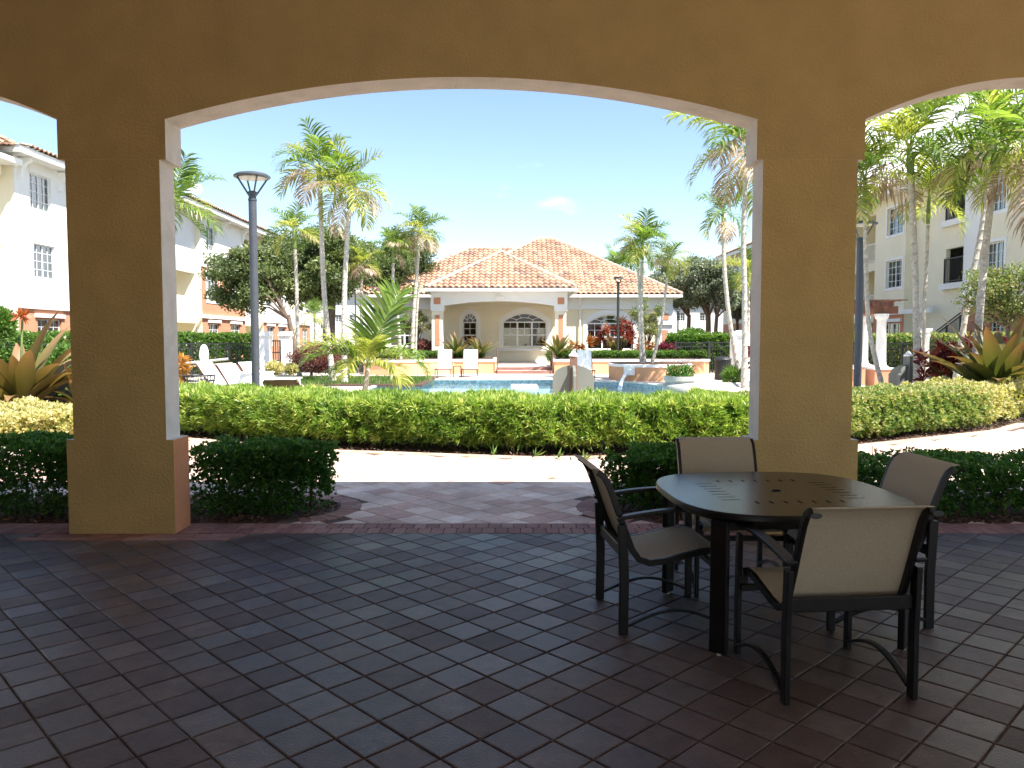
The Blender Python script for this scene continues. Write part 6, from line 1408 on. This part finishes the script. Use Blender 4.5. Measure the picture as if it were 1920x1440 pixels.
trpx('grey_green_tree', 'greyish tree tucked behind the fountain palms', 58, 1292, (1292, 590), (1262, 530), (48, 48), 'l_grey', 16000, (.20, .10), 8, depth=2.6, clumps=36, trunk_r=.16, group=GR)
trpx('grey_green_tree', 'greyish tree against the distant shaded block', 54, 1338, (1344, 590), (1362, 552), (34, 60), 'l_grey', 16000, (.19, .10), 9, depth=2.2, clumps=36, trunk_r=.14, group=GR)
trpx('grey_green_tree', 'wispy low grey green tree far behind the fountain planter', 60, 1385, (1382, 600), (1388, 570), (26, 40), 'l_grey', 7000, (.2, .1), 10, depth=2, clumps=22, trunk_r=.12, group=GR)
MY = 'airy flowering trees against the walls'
trpx('myrtle_tree', 'airy small tree in front of the clubhouse left window', 40.5, 788, (785, 640), (782, 606), (34, 32), 'l_myrtle', 2600, (.10, .05), 11, depth=.7, clumps=26, trunk_r=.05, limbs=12, group=MY)
trpx('myrtle_tree', 'airy small tree in front of the clubhouse right window', 40.5, 1216, (1216, 640), (1212, 594), (34, 44), 'l_myrtle', 4600, (.10, .05), 12, depth=.8, clumps=36, trunk_r=.05, limbs=14, group=MY)
trpx('myrtle_tree', 'loose leafy tree in front of the shaded block at the right edge', 21, 1895, (1890, 600), (1890, 545), (92, 72), 'l_myrtle', 9000, (.085, .05), 13, depth=.9, clumps=90, trunk_r=.06, limbs=16, group=MY)

# ------------------------------------------------------------------ the table and its four chairs
def table():
    t = thing('patio_table', 'dark bronze patio table with rounded square slotted top', 'table', (1.455, 4.25, 0), R(4), local=True); ht = .72
    # outline: a square with bulging sides and round corners
    N_ = 96; out = []
    for i in range(N_):
        a = 2 * math.pi * i / N_; c, s = math.cos(a), math.sin(a); r = .612 / (abs(c) ** 3.1 + abs(s) ** 3.1) ** (1 / 3.1); out.append((c * r, s * r))
    slots = []
    for k in range(7):
        o_ = (k - 3) * .075
        for sx in (-1, 1): slots.append((sx * .335, o_, .05, .0065)); slots.append((o_, sx * .30, .0065, .028))
    bm = bmesh.new(); es = []
    def loop(pts):
        vs = [bm.verts.new((x, y, ht)) for x, y in pts]
        for i in range(len(vs)): es.append(bm.edges.new((vs[i], vs[(i + 1) % len(vs)])))
    loop(out)
    for x, y, w, h in slots: loop([(x - w, y - h), (x + w, y - h), (x + w, y + h), (x - w, y + h)])
    loop([(.025 * math.cos(2 * math.pi * i / 16), .025 * math.sin(2 * math.pi * i / 16)) for i in range(16)])
    bmesh.ops.triangle_fill(bm, use_beauty=True, edges=es)
    for f in bm.faces:
        if f.normal.z < 0: f.normal_flip()
    ex = bmesh.ops.extrude_face_region(bm, geom=bm.faces[:]); bmesh.ops.translate(bm, vec=(0, 0, -.010), verts=[v for v in ex['geom'] if isinstance(v, bmesh.types.BMVert)])
    bmesh.ops.recalc_face_normals(bm, faces=bm.faces); me = bpy.data.meshes.new('tabletop'); bm.to_mesh(me); bm.free(); me.materials.append(M['table_top']); link('tabletop', me, t)
    m = MB(); n = len(out); vs = []
    for k, z in ((1.0, ht - .001), (1.008, ht - .008), (1.008, ht - .03), (.97, ht - .05), (.955, ht - .05), (.955, ht - .012)): vs += [(x * k, y * k, z) for x, y in out]
    m.add(vs, [(r * n + i, r * n + (i + 1) % n, (r + 1) * n + (i + 1) % n, (r + 1) * n + i) for r in range(5) for i in range(n)]); m.build('rim', M['brown_metal'], t, smooth=True)
    for sx in (-1, 1):
        for sy in (-1, 1):
            x, y = sx * .472, sy * .465; lg = MB(); u = Vector((sx, -sy, 0)).normalized()
            lg.bar((x, y, .012), (x, y, ht - .05), .09, .035, side=u); lg.build('leg', M['brown_metal'], t, bevel=.006); MB().lathe([(.012, 0), (.014, .012)], 10, c=(x, y, 0)).build('foot', M['lens'], t)
    m = MB()
    for sx in (-1, 1): m.bar((sx * .45, -.45, ht - .075), (sx * .45, .45, ht - .075), .03, .05); m.bar((-.45, sx * .45, ht - .075), (.45, sx * .45, ht - .075), .03, .05)
    m.build('apron', M['brown_metal'], t)
    MB().lathe([(.024, -.02), (.030, .0), (.030, .002), (.025, .002), (.025, -.018)], 20, c=(0, 0, ht)).build('umbrella_ring', M['brown_metal'], t)
table()
def make_chair(label, loc, rz):
    """sling armchair, facing local +y"""
    t = thing('sling_chair', label, 'chair', loc, rz, 'sling armchairs round the patio table', local=True); w = .285; sl = .245; fr = M['brown_metal']
    # leg pairs: flat bars joined by the arm above and the bowed runner below
    for s in (-1, 1):
        x = s * w
        fl = MB().rbar([(x, .27, .0), (x, .27, .30), (x, .262, .60)], .026, .042).build('front_leg', fr, t, bevel=.005)
        rl = MB().rbar([(x, -.275, .0), (x, -.272, .30), (x, -.285, .585)], .026, .05).build('rear_leg', fr, t, bevel=.005)
        pts = [(x, .285 - .60 * i / 12, .615 + .055 * math.sin(math.pi * (.30 + .62 * i / 12)) - .012) for i in range(13)]
        MB().rbar(pts, .052, .020).build('armrest', fr, t, bevel=.006)
        pts = [(x, -.25 + .50 * i / 12, .045 + .075 * math.sin(math.pi * i / 12)) for i in range(13)]
        MB().rbar(pts, .030, .016).build('runner', fr, t, bevel=.004)
        MB().bar((x, .262, .375), (s * sl, .25, .375), .03, .035).build('seat_bracket', fr, t)
    MB().bar((-w - .012, -.268, .425), (w + .012, -.268, .425), .028, .062).build('rear_crossbar', fr, t, bevel=.005)
    MB().bar((-w, .235, .340), (w, .235, .340), .025, .03).build('front_crossbar', fr, t)
    # sling profile (y, z): front lip, dip of the seat, bend, long back, outward curl
    prof = [(.275, .385), (.262, .412), (.225, .425), (.15, .420), (.05, .398), (-.05, .375), (-.13, .368), (-.185, .388), (-.222, .44), (-.25, .51), (-.283, .60), (-.318, .70), (-.352, .79), (-.378, .835), (-.412, .858), (-.448, .862)]
    for s in (-1, 1):
        MB().rbar([(s * (sl + .011), y, z) for y, z in prof[1:-1]], .022, .034).build('sling_rail', fr, t, bevel=.004)
        MB().bar((s * (sl + .011), -.262, .44), (s * w, -.268, .44), .03, .03).build('rail_bracket', fr, t)
        q = MB().lathe([(.004, -.004), (.012, -.003), (.012, .003), (.004, .004)], 12); q.v = [(s * (sl + .011) + a_ * 2.0, -.46 + c2 * .2, .850 + b_) for a_, b_, c2 in q.v]; q.build('end_cap', M['lamp_black'], t)
    nx = 9; vs = []; n = len(prof)
    for o_ in (0, 1):
        for k, (y, z) in enumerate(prof):
            y0, z0 = prof[max(0, k - 1)]; y1, z1 = prof[min(n - 1, k + 1)]; L = math.hypot(y1 - y0, z1 - z0); ny, nz = (z1 - z0) / L, -(y1 - y0) / L
            if True: ny, nz = ny * -1, nz * -1
            sag = .012 * (1 if k > 2 else .3)
            for i in range(nx):
                u = -1 + 2 * i / (nx - 1); s_ = -sag * (1 - u * u) if k < 8 else sag * .8 * (1 - u * u); vs.append((u * (sl + .004), y - ny * (.012 + o_ * .003) - ny * s_ * .5, z - nz * (.012 + o_ * .003) + (s_ if k < 8 else 0) * .6))
    fs = []
    for o_ in (0, 1):
        for k in range(n - 1):
            for i in range(nx - 1):
                b_ = o_ * n * nx + k * nx + i; q = (b_, b_ + 1, b_ + nx + 1, b_ + nx); fs.append(q if o_ else q[::-1])
    N2 = n * nx
    for i in range(nx - 1): fs.append((i, i + 1, N2 + i + 1, N2 + i)); b_ = (n - 1) * nx + i; fs.append((b_ + 1, b_, N2 + b_, N2 + b_ + 1))
    for k in range(n - 1):
        a_ = k * nx; fs.append((a_ + nx, a_, N2 + a_, N2 + a_ + nx)); a_ = k * nx + nx - 1; fs.append((a_, a_ + nx, N2 + a_ + nx, N2 + a_))
    MB_ = MB(); MB_.add(vs, fs); MB_.build('sling', M['sling'], t, smooth=True)
    return t
def dup(root, label, loc, rz):
    r = root.copy(); COL.objects.link(r); r.location = loc; r.rotation_euler = (0, 0, rz); r['label'] = label
    for ch in list(root.children):
        c = ch.copy(); COL.objects.link(c); c.parent = r
        for g in ch.children: d = g.copy(); COL.objects.link(d); d.parent = c
    return r
c0 = make_chair('sling armchair nearest the camera, its beige back turned to it', (1.425, 3.54, 0), R(5))
dup(c0, 'sling armchair at the left side of the table, seen from the side', (.83, 4.34, 0), R(-84))
dup(c0, 'sling armchair at the right side of the table in front of the dark hedge', (1.95, 4.38, 0), R(94))
dup(c0, 'sling armchair on the far side of the table against the right column', (1.40, 4.93, 0), R(181))
